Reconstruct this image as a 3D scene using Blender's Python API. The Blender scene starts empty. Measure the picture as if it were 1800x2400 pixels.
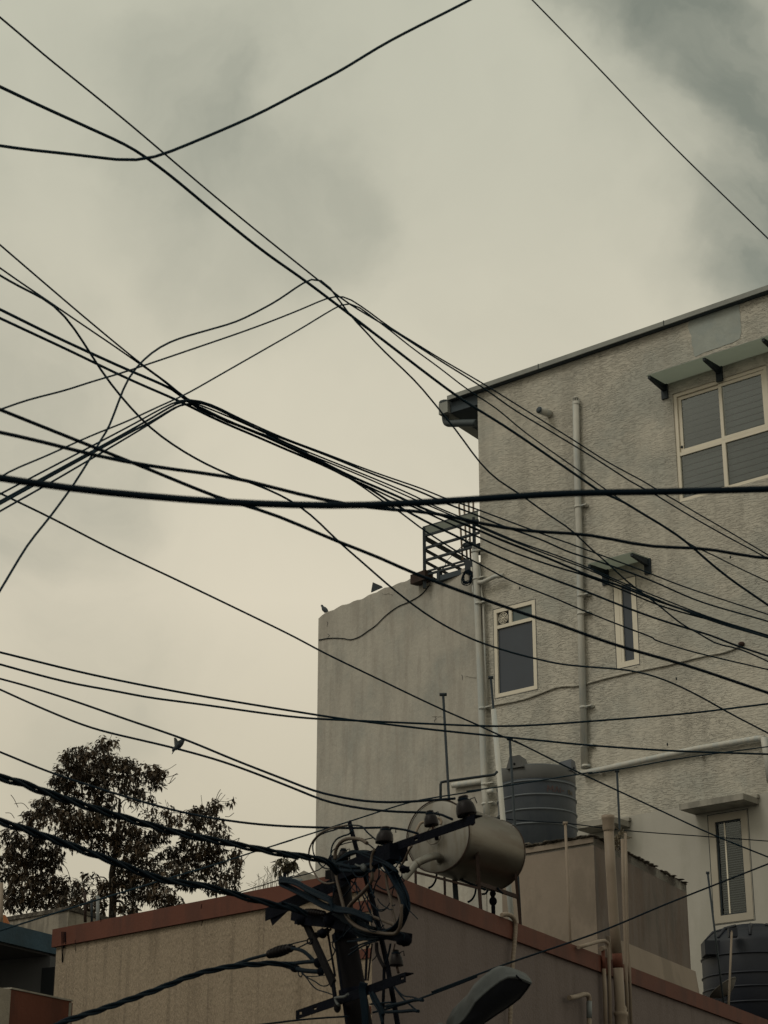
import bpy, math, random
import numpy as np
from mathutils import Vector, Matrix
random.seed(7)
RNG = np.random.default_rng(7)
R_ = math.radians
sc = bpy.context.scene
col = sc.collection

# ------------------------------------------------------------------ camera
F_PX, PITCH, EYE = 4630.0, R_(21.4), Vector((0, 0, 1.6))
cam_d = bpy.data.cameras.new('camera')
cam = bpy.data.objects.new('camera', cam_d)
col.objects.link(cam)
cam.location = EYE
cam.rotation_euler = (R_(90) + PITCH, 0, 0)
cam_d.sensor_fit = 'VERTICAL'
cam_d.sensor_height = 36.0
cam_d.lens = F_PX / 2400 * 36.0
cam_d.clip_start = 0.1
cam_d.clip_end = 2000
cam_d.dof.use_dof = True
cam_d.dof.focus_distance = 23.0
cam_d.dof.aperture_fstop = 10.0
sc.camera = cam
sc.render.resolution_x, sc.render.resolution_y = 768, 1024

# ------------------------------------------------------------------ view
sc.view_settings.view_transform = 'Standard'
sc.view_settings.look = 'None'
sc.view_settings.gamma = 1
sc.view_settings.exposure = 0
sc.view_settings.use_curve_mapping = False

CT, ST = math.cos(PITCH), math.sin(PITCH)
def ray(px, py):
    dx, dz = (px - 900) / F_PX, (1200 - py) / F_PX
    return Vector((dx, CT - dz * ST, ST + dz * CT))
def at(p, Y):
    """photo pixel to the point at world distance Y"""
    r = ray(*p)
    return EYE + r * (Y / r.y)

# ------------------------------------------------------------------ world : overcast sky with soft cloud masses
SUN_EL, SUN_AZ = R_(52), R_(-70)          # azimuth measured from +Y towards +X
w = bpy.data.worlds.new('World'); sc.world = w; w.use_nodes = True
nt = w.node_tree; nt.nodes.clear()
def N(t, **k):
    n = nt.nodes.new(t)
    for a, b in k.items(): setattr(n, a, b)
    return n
out = N('ShaderNodeOutputWorld'); bg = N('ShaderNodeBackground'); bg.inputs[1].default_value = 0.1
sky = N('ShaderNodeTexSky', sky_type='NISHITA', sun_disc=False, sun_elevation=SUN_EL, sun_rotation=SUN_AZ)
tc = N('ShaderNodeTexCoord')
L = nt.links.new
def noise(scale, detail, vec, dist=0.0, rough=.5):
    n = N('ShaderNodeTexNoise'); n.inputs['Scale'].default_value = scale; n.inputs['Detail'].default_value = detail
    n.inputs['Distortion'].default_value = dist; n.inputs['Roughness'].default_value = rough
    L(vec, n.inputs['Vector']); return n.outputs['Fac']
def math_(op, a, b=None, clamp=False):
    n = N('ShaderNodeMath', operation=op, use_clamp=clamp)
    for i, v in enumerate((a, b)):
        if v is None: continue
        if isinstance(v, (int, float)): n.inputs[i].default_value = v
        else: L(v, n.inputs[i])
    return n.outputs[0]
def mrange(v, a, b, c=0.0, d=1.0, smooth=True):
    n = N('ShaderNodeMapRange'); n.interpolation_type = 'SMOOTHSTEP' if smooth else 'LINEAR'
    L(v, n.inputs['Value'])
    for i, x in zip(('From Min', 'From Max', 'To Min', 'To Max'), (a, b, c, d)): n.inputs[i].default_value = x
    return n.outputs[0]
# warp the direction so cloud edges are uneven
nz = N('ShaderNodeTexNoise'); nz.inputs['Scale'].default_value = 7; nz.inputs['Detail'].default_value = 6; nz.inputs['Roughness'].default_value = .55
L(tc.outputs['Generated'], nz.inputs['Vector'])
sub = N('ShaderNodeVectorMath', operation='SUBTRACT'); L(nz.outputs['Color'], sub.inputs[0]); sub.inputs[1].default_value = (.5, .5, .5)
scl = N('ShaderNodeVectorMath', operation='SCALE'); L(sub.outputs[0], scl.inputs[0]); scl.inputs['Scale'].default_value = 0.15
add = N('ShaderNodeVectorMath', operation='ADD'); L(tc.outputs['Generated'], add.inputs[0]); L(scl.outputs[0], add.inputs[1])
nrm_ = N('ShaderNodeVectorMath', operation='NORMALIZE'); L(add.outputs[0], nrm_.inputs[0]); V_ = nrm_.outputs[0]
dark = math_('MULTIPLY', mrange(noise(5.2, 6, V_, .5, .52), .40, .75), .13)
dark = math_('ADD', dark, math_('MULTIPLY', mrange(noise(2.3, 4, V_, .3, .5), .45, .75), .10))
for (px, py, rad, amt) in ((1850, 130, 8.2, .52), (1640, 150, 2.6, .22), (1400, -40, 3.4, .42), (1840, 480, 3.6, .40), (1640, 400, 1.8, -.10), (560, 470, 5.4, .20), (330, 400, 5.5, .09), (780, 530, 3.0, .10), (450, 230, 3.4, .04),
                           (-60, 1000, 5.8, .33), (430, 230, 3.4, .12), (100, 1500, 5, .15), (-700, 500, 9, .4), (2600, 600, 11, .5), (600, -700, 9, .4)):
    d = ray(px, py).normalized()
    dp = N('ShaderNodeVectorMath', operation='DOT_PRODUCT'); L(V_, dp.inputs[0]); dp.inputs[1].default_value = d
    m = mrange(dp.outputs['Value'], math.cos(R_(rad)), 1.0, 0, amt)
    dark = math_('ADD', dark, m)
dark = math_('MULTIPLY', dark, mrange(noise(9, 7, V_, .5, .55), .25, .75, .55, 1.4), clamp=True)
sep = N('ShaderNodeSeparateXYZ'); L(tc.outputs['Generated'], sep.inputs[0])
elev = mrange(sep.outputs['Z'], .12, .62)
ramp = N('ShaderNodeValToRGB'); L(elev, ramp.inputs[0])
cr = ramp.color_ramp
cr.elements[0].position = 0; cr.elements[0].color = (5.6, 5.05, 3.75, 1)
cr.elements[1].position = 1; cr.elements[1].color = (5.55, 5.5, 4.4, 1)
e = cr.elements.new(.36); e.color = (7.15, 6.5, 5.05, 1)
e = cr.elements.new(.7); e.color = (6.5, 6.1, 4.8, 1)
mixc = N('ShaderNodeMix', data_type='RGBA'); L(dark, mixc.inputs['Factor']); L(ramp.outputs[0], mixc.inputs['A'])
mixc.inputs['B'].default_value = (2.2, 2.38, 1.95, 1)
mixs = N('ShaderNodeMix', data_type='RGBA'); mixs.inputs['Factor'].default_value = .97
L(sky.outputs[0], mixs.inputs['A']); L(mixc.outputs['Result'], mixs.inputs['B'])
L(mixs.outputs['Result'], bg.inputs[0]); L(bg.outputs[0], out.inputs[0])

sun_d = bpy.data.lights.new('sun', 'SUN'); sun_d.energy = 0.75; sun_d.angle = R_(24); sun_d.color = (1, .93, .80)
sun = bpy.data.objects.new('sun', sun_d); col.objects.link(sun)
sd = Vector((math.sin(SUN_AZ) * math.cos(SUN_EL), math.cos(SUN_AZ) * math.cos(SUN_EL), math.sin(SUN_EL)))
# overcast light comes softly from the upper left in front of the walls
sd = Vector((-.62, -.42, .80)).normalized()
sky.sun_elevation = math.asin(sd.z); sky.sun_rotation = math.atan2(sd.x, sd.y)
sun.rotation_euler = sd.to_track_quat('Z', 'Y').to_euler()
sun.location = (0, 0, 40)

# ------------------------------------------------------------------ photo crops -> pixels (how the measurements were noted)
CR = dict(A=(0,0,.54249),B=(0,1000,.42194),C=(0,1500,.42194),D=(600,1850,.3918),E=(900,850,.27125),F=(700,1350,.36166),
          G=(1300,650,.30139),H=(1100,1200,.42194),I=(1200,1750,.36166),J=(900,1600,.30139),K=(400,900,.36166),
          L=(900,1100,.24111),M=(1200,1100,.36166),N=(700,600,.36166),O=(1100,0,.42194),Q=(620,1900,.22905),
          R=(620,2120,.22905),S=(0,2080,.18083),T=(1000,2200,.18083),U=(360,1700,.06028),V=(980,1170,.1085),Z=(0,0,1.085))
def c(k, x, y):
    o = CR[k]; return (o[0] + x * o[2], o[1] + y * o[2])
def cs(s):
    """'A 0,75 60,125 N 3,4' -> list of pixels"""
    res, k = [], 'Z'
    for t in s.split():
        if t in CR: k = t
        else:
            x, y = t.split(','); res.append(c(k, float(x), float(y)))
    return res

class Plane:
    """vertical plane through point o, running along azimuth az (deg from +Y to +X)"""
    def __init__(s, o, az):
        s.o = Vector(o); a = R_(az); s.u = Vector((math.sin(a), math.cos(a), 0))
        n = Vector((s.u.y, -s.u.x, 0))
        if n.dot(EYE - s.o) < 0: n = -n
        s.n = n; s.az = az
        if s.u.cross(n).z > 0: pass
    def pt(s, p, off=0.0):
        r = ray(*p); o = s.o + s.n * off
        t = (o - EYE).dot(s.n) / r.dot(s.n)
        return EYE + r * t
    def sz(s, p, off=0.0):
        q = s.pt(p, off) - s.o; return q.dot(s.u), q.z + s.o.z
    def w(s, a, z, off=0.0):
        q = s.o + s.u * a + s.n * off; return Vector((q.x, q.y, z))

# ------------------------------------------------------------------ materials
MATS = {}
def mat(name, base, rough=.85, var=0.0, vscale=3.0, bump=0.0, bscale=30.0, stretch=(1, 1, 1), az=0.0, dark=None, dscale=1.2,
        damt=0.0, dstretch=(1, 1, 1), metal=0.0, spec=.3, bdetail=6, ramp=(.45, .62), bdist=.02, dark2=None, grain=0.0, groove=None):
    if name in MATS: return MATS[name]
    m = bpy.data.materials.new(name); m.use_nodes = True
    t = m.node_tree; b = t.nodes['Principled BSDF']
    b.inputs['Roughness'].default_value = rough; b.inputs['Metallic'].default_value = metal
    b.inputs['Specular IOR Level'].default_value = spec
    b.inputs['Base Color'].default_value = (*base, 1)
    geo = t.nodes.new('ShaderNodeNewGeometry')
    rot = t.nodes.new('ShaderNodeVectorRotate'); rot.rotation_type = 'Z_AXIS'; rot.inputs['Angle'].default_value = R_(az)
    t.links.new(geo.outputs['Position'], rot.inputs['Vector'])
    def mp(st):
        q = t.nodes.new('ShaderNodeMapping'); q.inputs['Scale'].default_value = st
        t.links.new(rot.outputs[0], q.inputs[0]); return q.outputs[0]
    def nz_(scale, det, vec, r=.55):
        q = t.nodes.new('ShaderNodeTexNoise'); q.inputs['Scale'].default_value = scale; q.inputs['Detail'].default_value = det
        q.inputs['Roughness'].default_value = r
        t.links.new(vec, q.inputs['Vector']); return q.outputs['Fac']
    colr = None
    if var > 0:
        f = nz_(vscale, 5, mp((1, 1, 1)))
        r1 = t.nodes.new('ShaderNodeValToRGB'); t.links.new(f, r1.inputs[0])
        r1.color_ramp.elements[0].position = .3; r1.color_ramp.elements[1].position = .72
        r1.color_ramp.elements[0].color = (*[x * (1 - var) for x in base], 1)
        r1.color_ramp.elements[1].color = (*[min(1, x * (1 + var)) for x in base], 1)
        colr = r1.outputs[0]
    for dk, am, dsc, dst in ((dark, damt, dscale, dstretch), (dark2 and dark2[0], dark2 and dark2[1], dark2 and dark2[2], dark2 and dark2[3])):
        if dk is None or not am: continue
        f = nz_(dsc, 6, mp(dst), .62)
        r2 = t.nodes.new('ShaderNodeMapRange'); t.links.new(f, r2.inputs[0]); r2.interpolation_type = 'SMOOTHSTEP'
        r2.inputs[1].default_value, r2.inputs[2].default_value = ramp; r2.inputs[4].default_value = am
        mx = t.nodes.new('ShaderNodeMix'); mx.data_type = 'RGBA'; t.links.new(r2.outputs[0], mx.inputs['Factor'])
        if colr: t.links.new(colr, mx.inputs['A'])
        else: mx.inputs['A'].default_value = (*base, 1)
        mx.inputs['B'].default_value = (*dk, 1); colr = mx.outputs['Result']
    if grain:
        f = nz_(bscale * 1.3, 3, mp(stretch), .7)
        r2 = t.nodes.new('ShaderNodeMapRange'); t.links.new(f, r2.inputs[0])
        r2.inputs[1].default_value, r2.inputs[2].default_value = .3, .7
        r2.inputs[3].default_value, r2.inputs[4].default_value = 1 - grain, 1 + grain
        mx = t.nodes.new('ShaderNodeVectorMath'); mx.operation = 'SCALE'
        if colr: t.links.new(colr, mx.inputs[0])
        else: mx.inputs[0].default_value = base
        t.links.new(r2.outputs[0], mx.inputs['Scale']); colr = mx.outputs[0]
    if colr: t.links.new(colr, b.inputs['Base Color'])
    if bump:
        f = nz_(bscale, bdetail, mp(stretch), .6)
        if groove:
            g1 = t.nodes.new('ShaderNodeMapRange'); t.links.new(nz_(bscale, 4, mp(stretch), .55), g1.inputs[0]); g1.interpolation_type = 'SMOOTHSTEP'
            g1.inputs[1].default_value, g1.inputs[2].default_value = groove
            lo_ = t.nodes.new('ShaderNodeMapRange'); t.links.new(nz_(.9, 4, mp((1, 1, 1)), .6), lo_.inputs[0]); lo_.inputs[1].default_value, lo_.inputs[2].default_value, lo_.inputs[3].default_value, lo_.inputs[4].default_value = .35, .65, .35, 1.25
            gm = t.nodes.new('ShaderNodeMath'); gm.operation = 'MULTIPLY'; t.links.new(g1.outputs[0], gm.inputs[0]); t.links.new(lo_.outputs[0], gm.inputs[1]); g1 = gm
            g2 = t.nodes.new('ShaderNodeMath'); g2.operation = 'MULTIPLY_ADD'; g2.inputs[1].default_value = .35
            t.links.new(nz_(34, 5, mp((1, 1, 1.8)), .65), g2.inputs[0]); t.links.new(g1.outputs[0], g2.inputs[2]); f = g2.outputs[0]
        bp = t.nodes.new('ShaderNodeBump'); bp.inputs['Strength'].default_value = bump; bp.inputs['Distance'].default_value = bdist
        t.links.new(f, bp.inputs['Height']); t.links.new(bp.outputs[0], b.inputs['Normal'])
    MATS[name] = m; return m

AZW, AZG, AZL, AZR = -49.8, -39.0, -45.7, 26.8
M_white = mat('rough_white_stucco', (.495, .468, .408), .9, .07, .8, .8, 9.5, (1.0, 1.0, 6.6), AZW, dark=(.33, .34, .315), dscale=.5, damt=.6, bdist=.014, grain=.14, groove=(.38, .52), dstretch=(1,1,1.4), dark2=((.33, .31, .27), .45, 1.1, (2.4, 2.4, .22)))
M_wsmooth = mat('smooth_white_plaster', (.39, .375, .34), .9, .06, 1.5, .3, 9, (1, 1, 1), AZW, dark=(.32, .31, .27), dscale=1.2, damt=.5, dstretch=(1.6, 1.6, .4), bdist=.01)
M_patch = mat('cement_patch', (.33, .355, .335), .9, .1, 4, .3, 20, dark=(.27, .31, .31), dscale=3, damt=.5)
M_grey = mat('grey_plaster', (.40, .378, .335), .92, .08, 1.4, .7, 14, (1, 1, 1), AZG, dark=(.28, .285, .265), dscale=1.1, damt=.7, bdist=.012, ramp=(.42, .68), grain=.06,
             dark2=((.27, .245, .215), .5, 2.6, (2.6, 2.6, .35)))
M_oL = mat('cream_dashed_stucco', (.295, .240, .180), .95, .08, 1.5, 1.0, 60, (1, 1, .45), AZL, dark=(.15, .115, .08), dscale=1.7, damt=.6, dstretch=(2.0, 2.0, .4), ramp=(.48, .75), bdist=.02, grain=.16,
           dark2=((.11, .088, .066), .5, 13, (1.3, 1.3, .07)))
M_oR = mat('cream_stucco_shaded', (.150, .122, .115), .95, .08, 1.5, .6, 60, (1, 1, .6), AZR, dark=(.09, .07, .06), dscale=2.2, damt=.55, dstretch=(1.5, 1.5, .3), ramp=(.5, .75), bdist=.012, grain=.08,  # darker cream copy: shade of the unlit face is put into the colour
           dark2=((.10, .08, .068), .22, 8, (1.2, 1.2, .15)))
M_red = mat('brick_red_paint', (.105, .035, .022), .75, .12, 2.5, .3, 30, dark=(.065, .026, .019), dscale=2.2, damt=.6, dstretch=(2, 2, .4), bdist=.006)
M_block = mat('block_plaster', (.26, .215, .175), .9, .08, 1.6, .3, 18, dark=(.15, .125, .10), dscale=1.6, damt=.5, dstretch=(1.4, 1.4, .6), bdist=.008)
M_blockR = mat('block_plaster_dark', (.15, .125, .11), .92, .10, 1.6, .4, 18, dark=(.08, .073, .066), dscale=1.6, damt=.6, dstretch=(1.4, 1.4, .6), bdist=.01, dark2=((.11, .072, .052), .4, 3, (2, 2, .3)))  # darker base than the left face, with brown streaks
M_crust = mat('mossy_crust', (.055, .048, .040), 1, .4, 14, .8, 30, dark=(.20, .18, .15), dscale=9, damt=.6, bdist=.03)
M_conc = mat('concrete', (.30, .285, .25), .92, .12, 3, .4, 26, dark=(.14, .135, .12), dscale=2.5, damt=.6, dstretch=(1.5, 1.5, .5), bdist=.01)
M_teal = mat('teal_painted_concrete', (.035, .070, .10), .8, .15, 3, .3, 20, dark=(.025, .045, .06), dscale=2, damt=.7)
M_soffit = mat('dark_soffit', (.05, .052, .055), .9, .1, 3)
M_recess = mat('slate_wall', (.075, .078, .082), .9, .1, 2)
M_gparap = mat('weathered_parapet', (.26, .235, .195), .92, .12, 2, .4, 20, dark=(.11, .10, .085), dscale=2.4, damt=.75, dstretch=(2, 2, .4))
M_pvc = mat('painted_pvc', (.46, .45, .41), .5, .08, 6, dark=(.34, .385, .40), dscale=3.5, damt=.6, dstretch=(3, 3, .3))
M_pvct = mat('tan_pvc', (.22, .175, .135), .55, .1, 6, dark=(.20, .16, .12), dscale=4, damt=.5, dstretch=(3, 3, .4))
M_pvcg = mat('grey_pvc', (.16, .175, .18), .5, .1, 6)
M_dkmetal = mat('dark_painted_steel', (.014, .022, .029), .6, .2, 8)
M_dkpipe = mat('blue_grey_pipe', (.06, .075, .083), .6, .1, 6)
M_rooft = mat('dark_roof', (.055, .052, .046), .95, .2, 3)  # unseen roof, coloured dark to dim the reflections in the steel drum
M_blk = mat('black_iron', (.005, .006, .010), .9, .3, 12, .3, 60, spec=.03)
M_rust = mat('rusty_steel', (.035, .020, .016), .85, .3, 9, dark=(.03, .022, .02), dscale=6, damt=.6)
M_wire = mat('black_cable_sheath', (.004, .010, .017), .7, .2, 5, spec=.06)
M_wire2 = mat('blue_black_cable', (.009, .022, .034), .7, .15, 4, spec=.06)
M_tanw = mat('tan_cable', (.065, .048, .036), .6, .2, 8)
M_frame2 = mat('dimmed_upvc', (.36, .33, .275), .6, .06, 3)  # darker copy of the white frame, dimness of the lower wall put into the colour
M_frame = mat('white_upvc', (.66, .61, .51), .45, .03, 3)
M_glass = mat('dark_frosted_glass', (.032, .043, .062), .3, .08, 3, spec=.5)
M_glass2 = mat('teal_frosted_glass', (.07, .10, .105), .35, .08, 3, spec=.5)
M_slat = mat('grey_blind_slat', (.27, .28, .285), .6, .12, 2)
M_slatd = mat('dark_blind_slat', (.135, .125, .13), .6, .1, 4)
M_void = mat('dark_room', (.01, .012, .015), 1)
M_steel = mat('stainless_steel', (.145, .133, .112), .42, .10, 2.5, .08, 40, (1, 1, 8), AZR, metal=1.0, dark=(.10, .08, .062), dscale=2.0, damt=.6, dstretch=(.6, .6, 3), spec=.5, bdist=.004)
M_steelend = mat('brushed_steel_end', (.20, .193, .175), .55, .08, 3, .15, 20, (6, 6, 1), metal=.9, dark=(.15, .135, .11), dscale=3.5, damt=.7, dstretch=(3, 3, .7), bdist=.003)
M_tank = mat('grey_blue_plastic', (.029, .038, .052), .5, .12, 2.5, .1, 9, dark=(.05, .058, .066), dscale=2.2, damt=.6, dstretch=(1, 1, .5))
M_tankrib = mat('pale_plastic_rib', (.105, .12, .135), .5, .08, 4)
M_tanktop = mat('greyish_plastic_top', (.075, .077, .077), .6, .15, 3)
M_tankb = mat('black_plastic', (.010, .013, .021), .5, .15, 3)
M_fascia = mat('grey_metal_fascia', (.25, .26, .245), .6, .12, 3, dark=(.17, .18, .175), dscale=1.2, damt=.5)
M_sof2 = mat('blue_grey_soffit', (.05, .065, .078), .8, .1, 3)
M_canopy = mat('frosted_canopy_glass', (.25, .275, .26), .3, .1, 3, spec=.5)
_t = M_canopy.node_tree; _o = _t.nodes['Material Output']; _p = _t.nodes['Principled BSDF']
_tr = _t.nodes.new('ShaderNodeBsdfTranslucent'); _tr.inputs[0].default_value = (.62, .66, .60, 1); _mx = _t.nodes.new('ShaderNodeMixShader'); _mx.inputs[0].default_value = .6
_t.links.new(_p.outputs[0], _mx.inputs[1]); _t.links.new(_tr.outputs[0], _mx.inputs[2]); _t.links.new(_mx.outputs[0], _o.inputs[0])
M_cer = mat('brown_glazed_ceramic', (.007, .005, .006), .45, .2, 9, spec=.14)
M_pole = mat('weathered_pole', (.011, .010, .011), .85, .3, 5, .4, 20, (1, 1, .3), dark=(.008, .008, .010), dscale=3, damt=.6, spec=.05)
M_lampm = mat('dull_aluminium', (.072, .080, .083), .6, .12, 8, metal=.2, dark=(.045, .05, .05), dscale=7, damt=.6)
M_lens = mat('dark_lens', (.006, .007, .011), .35, .2, 9, spec=.4)  # near-black lens surface
M_ground = mat('asphalt', (.05, .05, .048), .95, .2, 2, .3, 40)
M_bark = mat('bark', (.035, .028, .022), .95, .3, 4)
M_bird = mat('bird_plumage', (.035, .045, .055), .7, .3, 60)
M_wing = mat('bird_wing', (.10, .11, .115), .7, .3, 80)
M_terra = mat('rust_orange_paint', (.30, .115, .045), .8, .1, 3)
M_dish = mat('dull_dish', (.11, .105, .095), .7, .2, 5)

def leaf_mat(name, a, b):
    m = bpy.data.materials.new(name); m.use_nodes = True; t = m.node_tree; p = t.nodes['Principled BSDF']
    g = t.nodes.new('ShaderNodeNewGeometry'); n = t.nodes.new('ShaderNodeTexNoise'); n.inputs['Scale'].default_value = 1.3; n.inputs['Detail'].default_value = 3
    t.links.new(g.outputs['Position'], n.inputs['Vector'])
    ad = t.nodes.new('ShaderNodeMath'); ad.operation = 'MULTIPLY_ADD'; ad.inputs[1].default_value = .55
    t.links.new(g.outputs['Random Per Island'], ad.inputs[0]); t.links.new(n.outputs['Fac'], ad.inputs[2])
    r = t.nodes.new('ShaderNodeValToRGB'); t.links.new(ad.outputs[0], r.inputs[0])
    r.color_ramp.elements[0].position = .45; r.color_ramp.elements[0].color = (*a, 1)
    r.color_ramp.elements[1].position = 1.15 if False else 1.0; r.color_ramp.elements[1].color = (*b, 1)
    t.links.new(r.outputs[0], p.inputs['Base Color']); p.inputs['Roughness'].default_value = .6
    return m
M_leaf = leaf_mat('dark_leaf', (.009, .010, .007), (.066, .040, .018))
M_leaf2 = leaf_mat('small_leaf', (.02, .024, .014), (.06, .05, .025))

# ------------------------------------------------------------------ mesh building
class MB:
    def __init__(s): s.v, s.f, s.sm = [], [], []
    def face(s, pts, smooth=False):
        i = len(s.v); s.v += [Vector(p) for p in pts]; s.f.append(tuple(range(i, i + len(pts)))); s.sm.append(smooth); return s
    def box8(s, p):
        """p: 8 points, bottom ring 0-3 then top ring 4-7"""
        i = len(s.v); s.v += [Vector(q) for q in p]
        for f in ((3, 2, 1, 0), (4, 5, 6, 7), (0, 1, 5, 4), (1, 2, 6, 5), (2, 3, 7, 6), (3, 0, 4, 7)):
            s.f.append(tuple(i + k for k in f)); s.sm.append(False)
        return s
    def obox(s, o, a, b, d):
        """box spanned from corner o by vectors a, b, d"""
        o, a, b, d = map(Vector, (o, a, b, d))
        return s.box8([o, o + a, o + a + b, o + b, o + d, o + a + d, o + a + b + d, o + b + d])
    def beam(s, p, q, wd, ht, up=(0, 0, 1)):
        p, q = Vector(p), Vector(q); d = (q - p).normalized(); up = Vector(up)
        sd = d.cross(up)
        if sd.length < 1e-3: sd = d.cross(Vector((0, 1, 0)))
        sd.normalize(); u = sd.cross(d).normalized()
        o = p - sd * wd / 2 - u * ht / 2
        return s.obox(o, q - p, sd * wd, u * ht)
    def tube(s, pts, r, n=8, caps=True, smooth=True):
        pts = [Vector(p) for p in pts]; m = len(pts)
        rs = r if isinstance(r, (list, tuple)) else [r] * m
        i0 = len(s.v); prev = None
        for k, p in enumerate(pts):
            t = (pts[min(k + 1, m - 1)] - pts[max(k - 1, 0)]).normalized()
            if prev is None:
                a = t.cross(Vector((0, 0, 1)))
                if a.length < .1: a = t.cross(Vector((0, 1, 0)))
                a.normalize()
            else:
                a = prev - t * prev.dot(t); a.normalize()
            prev = a; b = t.cross(a)
            for j in range(n):
                an = 2 * math.pi * j / n
                s.v.append(p + (a * math.cos(an) + b * math.sin(an)) * rs[k])
        for k in range(m - 1):
            for j in range(n):
                j2 = (j + 1) % n; o = i0 + k * n
                s.f.append((o + j, o + j2, o + n + j2, o + n + j)); s.sm.append(smooth)
        if caps:
            s.f.append(tuple(i0 + j for j in range(n))[::-1]); s.sm.append(False)
            s.f.append(tuple(i0 + (m - 1) * n + j for j in range(n))); s.sm.append(False)
        return s
    def lathe(s, o, ax, prof, n=24, smooth=True):
        """prof: (radius, along axis)"""
        o, ax = Vector(o), Vector(ax).normalized()
        a = ax.cross(Vector((0, 0, 1)))
        if a.length < .1: a = Vector((1, 0, 0))
        a.normalize(); b = ax.cross(a); i0 = len(s.v)
        for r, h in prof:
            for j in range(n):
                an = 2 * math.pi * j / n
                s.v.append(o + ax * h + (a * math.cos(an) + b * math.sin(an)) * max(r, 1e-4))
        for k in range(len(prof) - 1):
            for j in range(n):
                j2 = (j + 1) % n; q = i0 + k * n
                s.f.append((q + j, q + j2, q + n + j2, q + n + j)); s.sm.append(smooth)
        return s
    def ball(s, o, rx, ry, rz, n=10, m=8):
        o = Vector(o); i0 = len(s.v)
        for k in range(m + 1):
            t = math.pi * k / m
            for j in range(n):
                an = 2 * math.pi * j / n
                s.v.append(o + Vector((rx * math.sin(t) * math.cos(an), ry * math.sin(t) * math.sin(an), rz * math.cos(t))))
        for k in range(m):
            for j in range(n):
                j2 = (j + 1) % n; q = i0 + k * n
                s.f.append((q + j, q + n + j, q + n + j2, q + j2)); s.sm.append(True)
        return s
    def mesh(s, name, o):
        me = bpy.data.meshes.new(name)
        me.from_pydata([tuple(q - o) for q in s.v], [], s.f)
        me.polygons.foreach_set('use_smooth', s.sm)
        me.validate(); me.update(); return me
    def build(s, name, m, parent=None, origin=None, **tags):
        if origin is None:
            mn = [min(q[i] for q in s.v) for i in range(3)]; mx = [max(q[i] for q in s.v) for i in range(3)]
            origin = Vector(((mn[0] + mx[0]) / 2, (mn[1] + mx[1]) / 2, mn[2]))
        me = s.mesh(name, origin); me.materials.append(m)
        o = bpy.data.objects.new(name, me); col.objects.link(o)
        if parent is not None:
            o.parent = parent; wl = Vector((0, 0, 0)); q = parent
            while q is not None: wl += q.location; q = q.parent
            o.location = origin - wl
        else: o.location = origin
        for k, v in tags.items(): o[k] = v
        return o
def thing(name, label, cat, loc, group=None):
    o = bpy.data.objects.new(name, None); o.empty_display_size = .2; col.objects.link(o); o.location = Vector(loc)
    o['label'] = label; o['category'] = cat
    if group: o['group'] = group
    return o
def tag(o, label, cat, group=None):
    o['label'] = label; o['category'] = cat
    if group: o['group'] = group
    return o
def smooth_pts(p, k=6):
    """Catmull-Rom through the points"""
    p = [Vector(q) for q in p]
    if len(p) < 3: return [p[0].lerp(p[-1], i / k) for i in range(k + 1)]
    q = [2 * p[0] - p[1]] + p + [2 * p[-1] - p[-2]]; r = []
    for i in range(1, len(q) - 2):
        a, b, c_, d = q[i - 1:i + 3]
        # centripetal spacing keeps uneven points from overshooting
        t0 = 0; t1 = t0 + max((b - a).length, 1e-5) ** .5; t2 = t1 + max((c_ - b).length, 1e-5) ** .5; t3 = t2 + max((d - c_).length, 1e-5) ** .5
        for j in range(k):
            t = t1 + (t2 - t1) * j / k
            A1 = a * ((t1 - t) / (t1 - t0)) + b * ((t - t0) / (t1 - t0)); A2 = b * ((t2 - t) / (t2 - t1)) + c_ * ((t - t1) / (t2 - t1))
            A3 = c_ * ((t3 - t) / (t3 - t2)) + d * ((t - t2) / (t3 - t2))
            B1 = A1 * ((t2 - t) / (t2 - t0)) + A2 * ((t - t0) / (t2 - t0)); B2 = A2 * ((t3 - t) / (t3 - t1)) + A3 * ((t - t1) / (t3 - t1))
            r.append(B1 * ((t2 - t) / (t2 - t1)) + B2 * ((t - t1) / (t2 - t1)))
    r.append(p[-1]); return r
def pxm(Y): return F_PX / (Y * 1.01)      # rough pixels per metre at distance Y

# ------------------------------------------------------------------ ground
g = MB().face([(-400, -400, 0), (400, -400, 0), (400, 400, 0), (-400, 400, 0)]).build('ground', M_ground); g['kind'] = 'structure'

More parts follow.
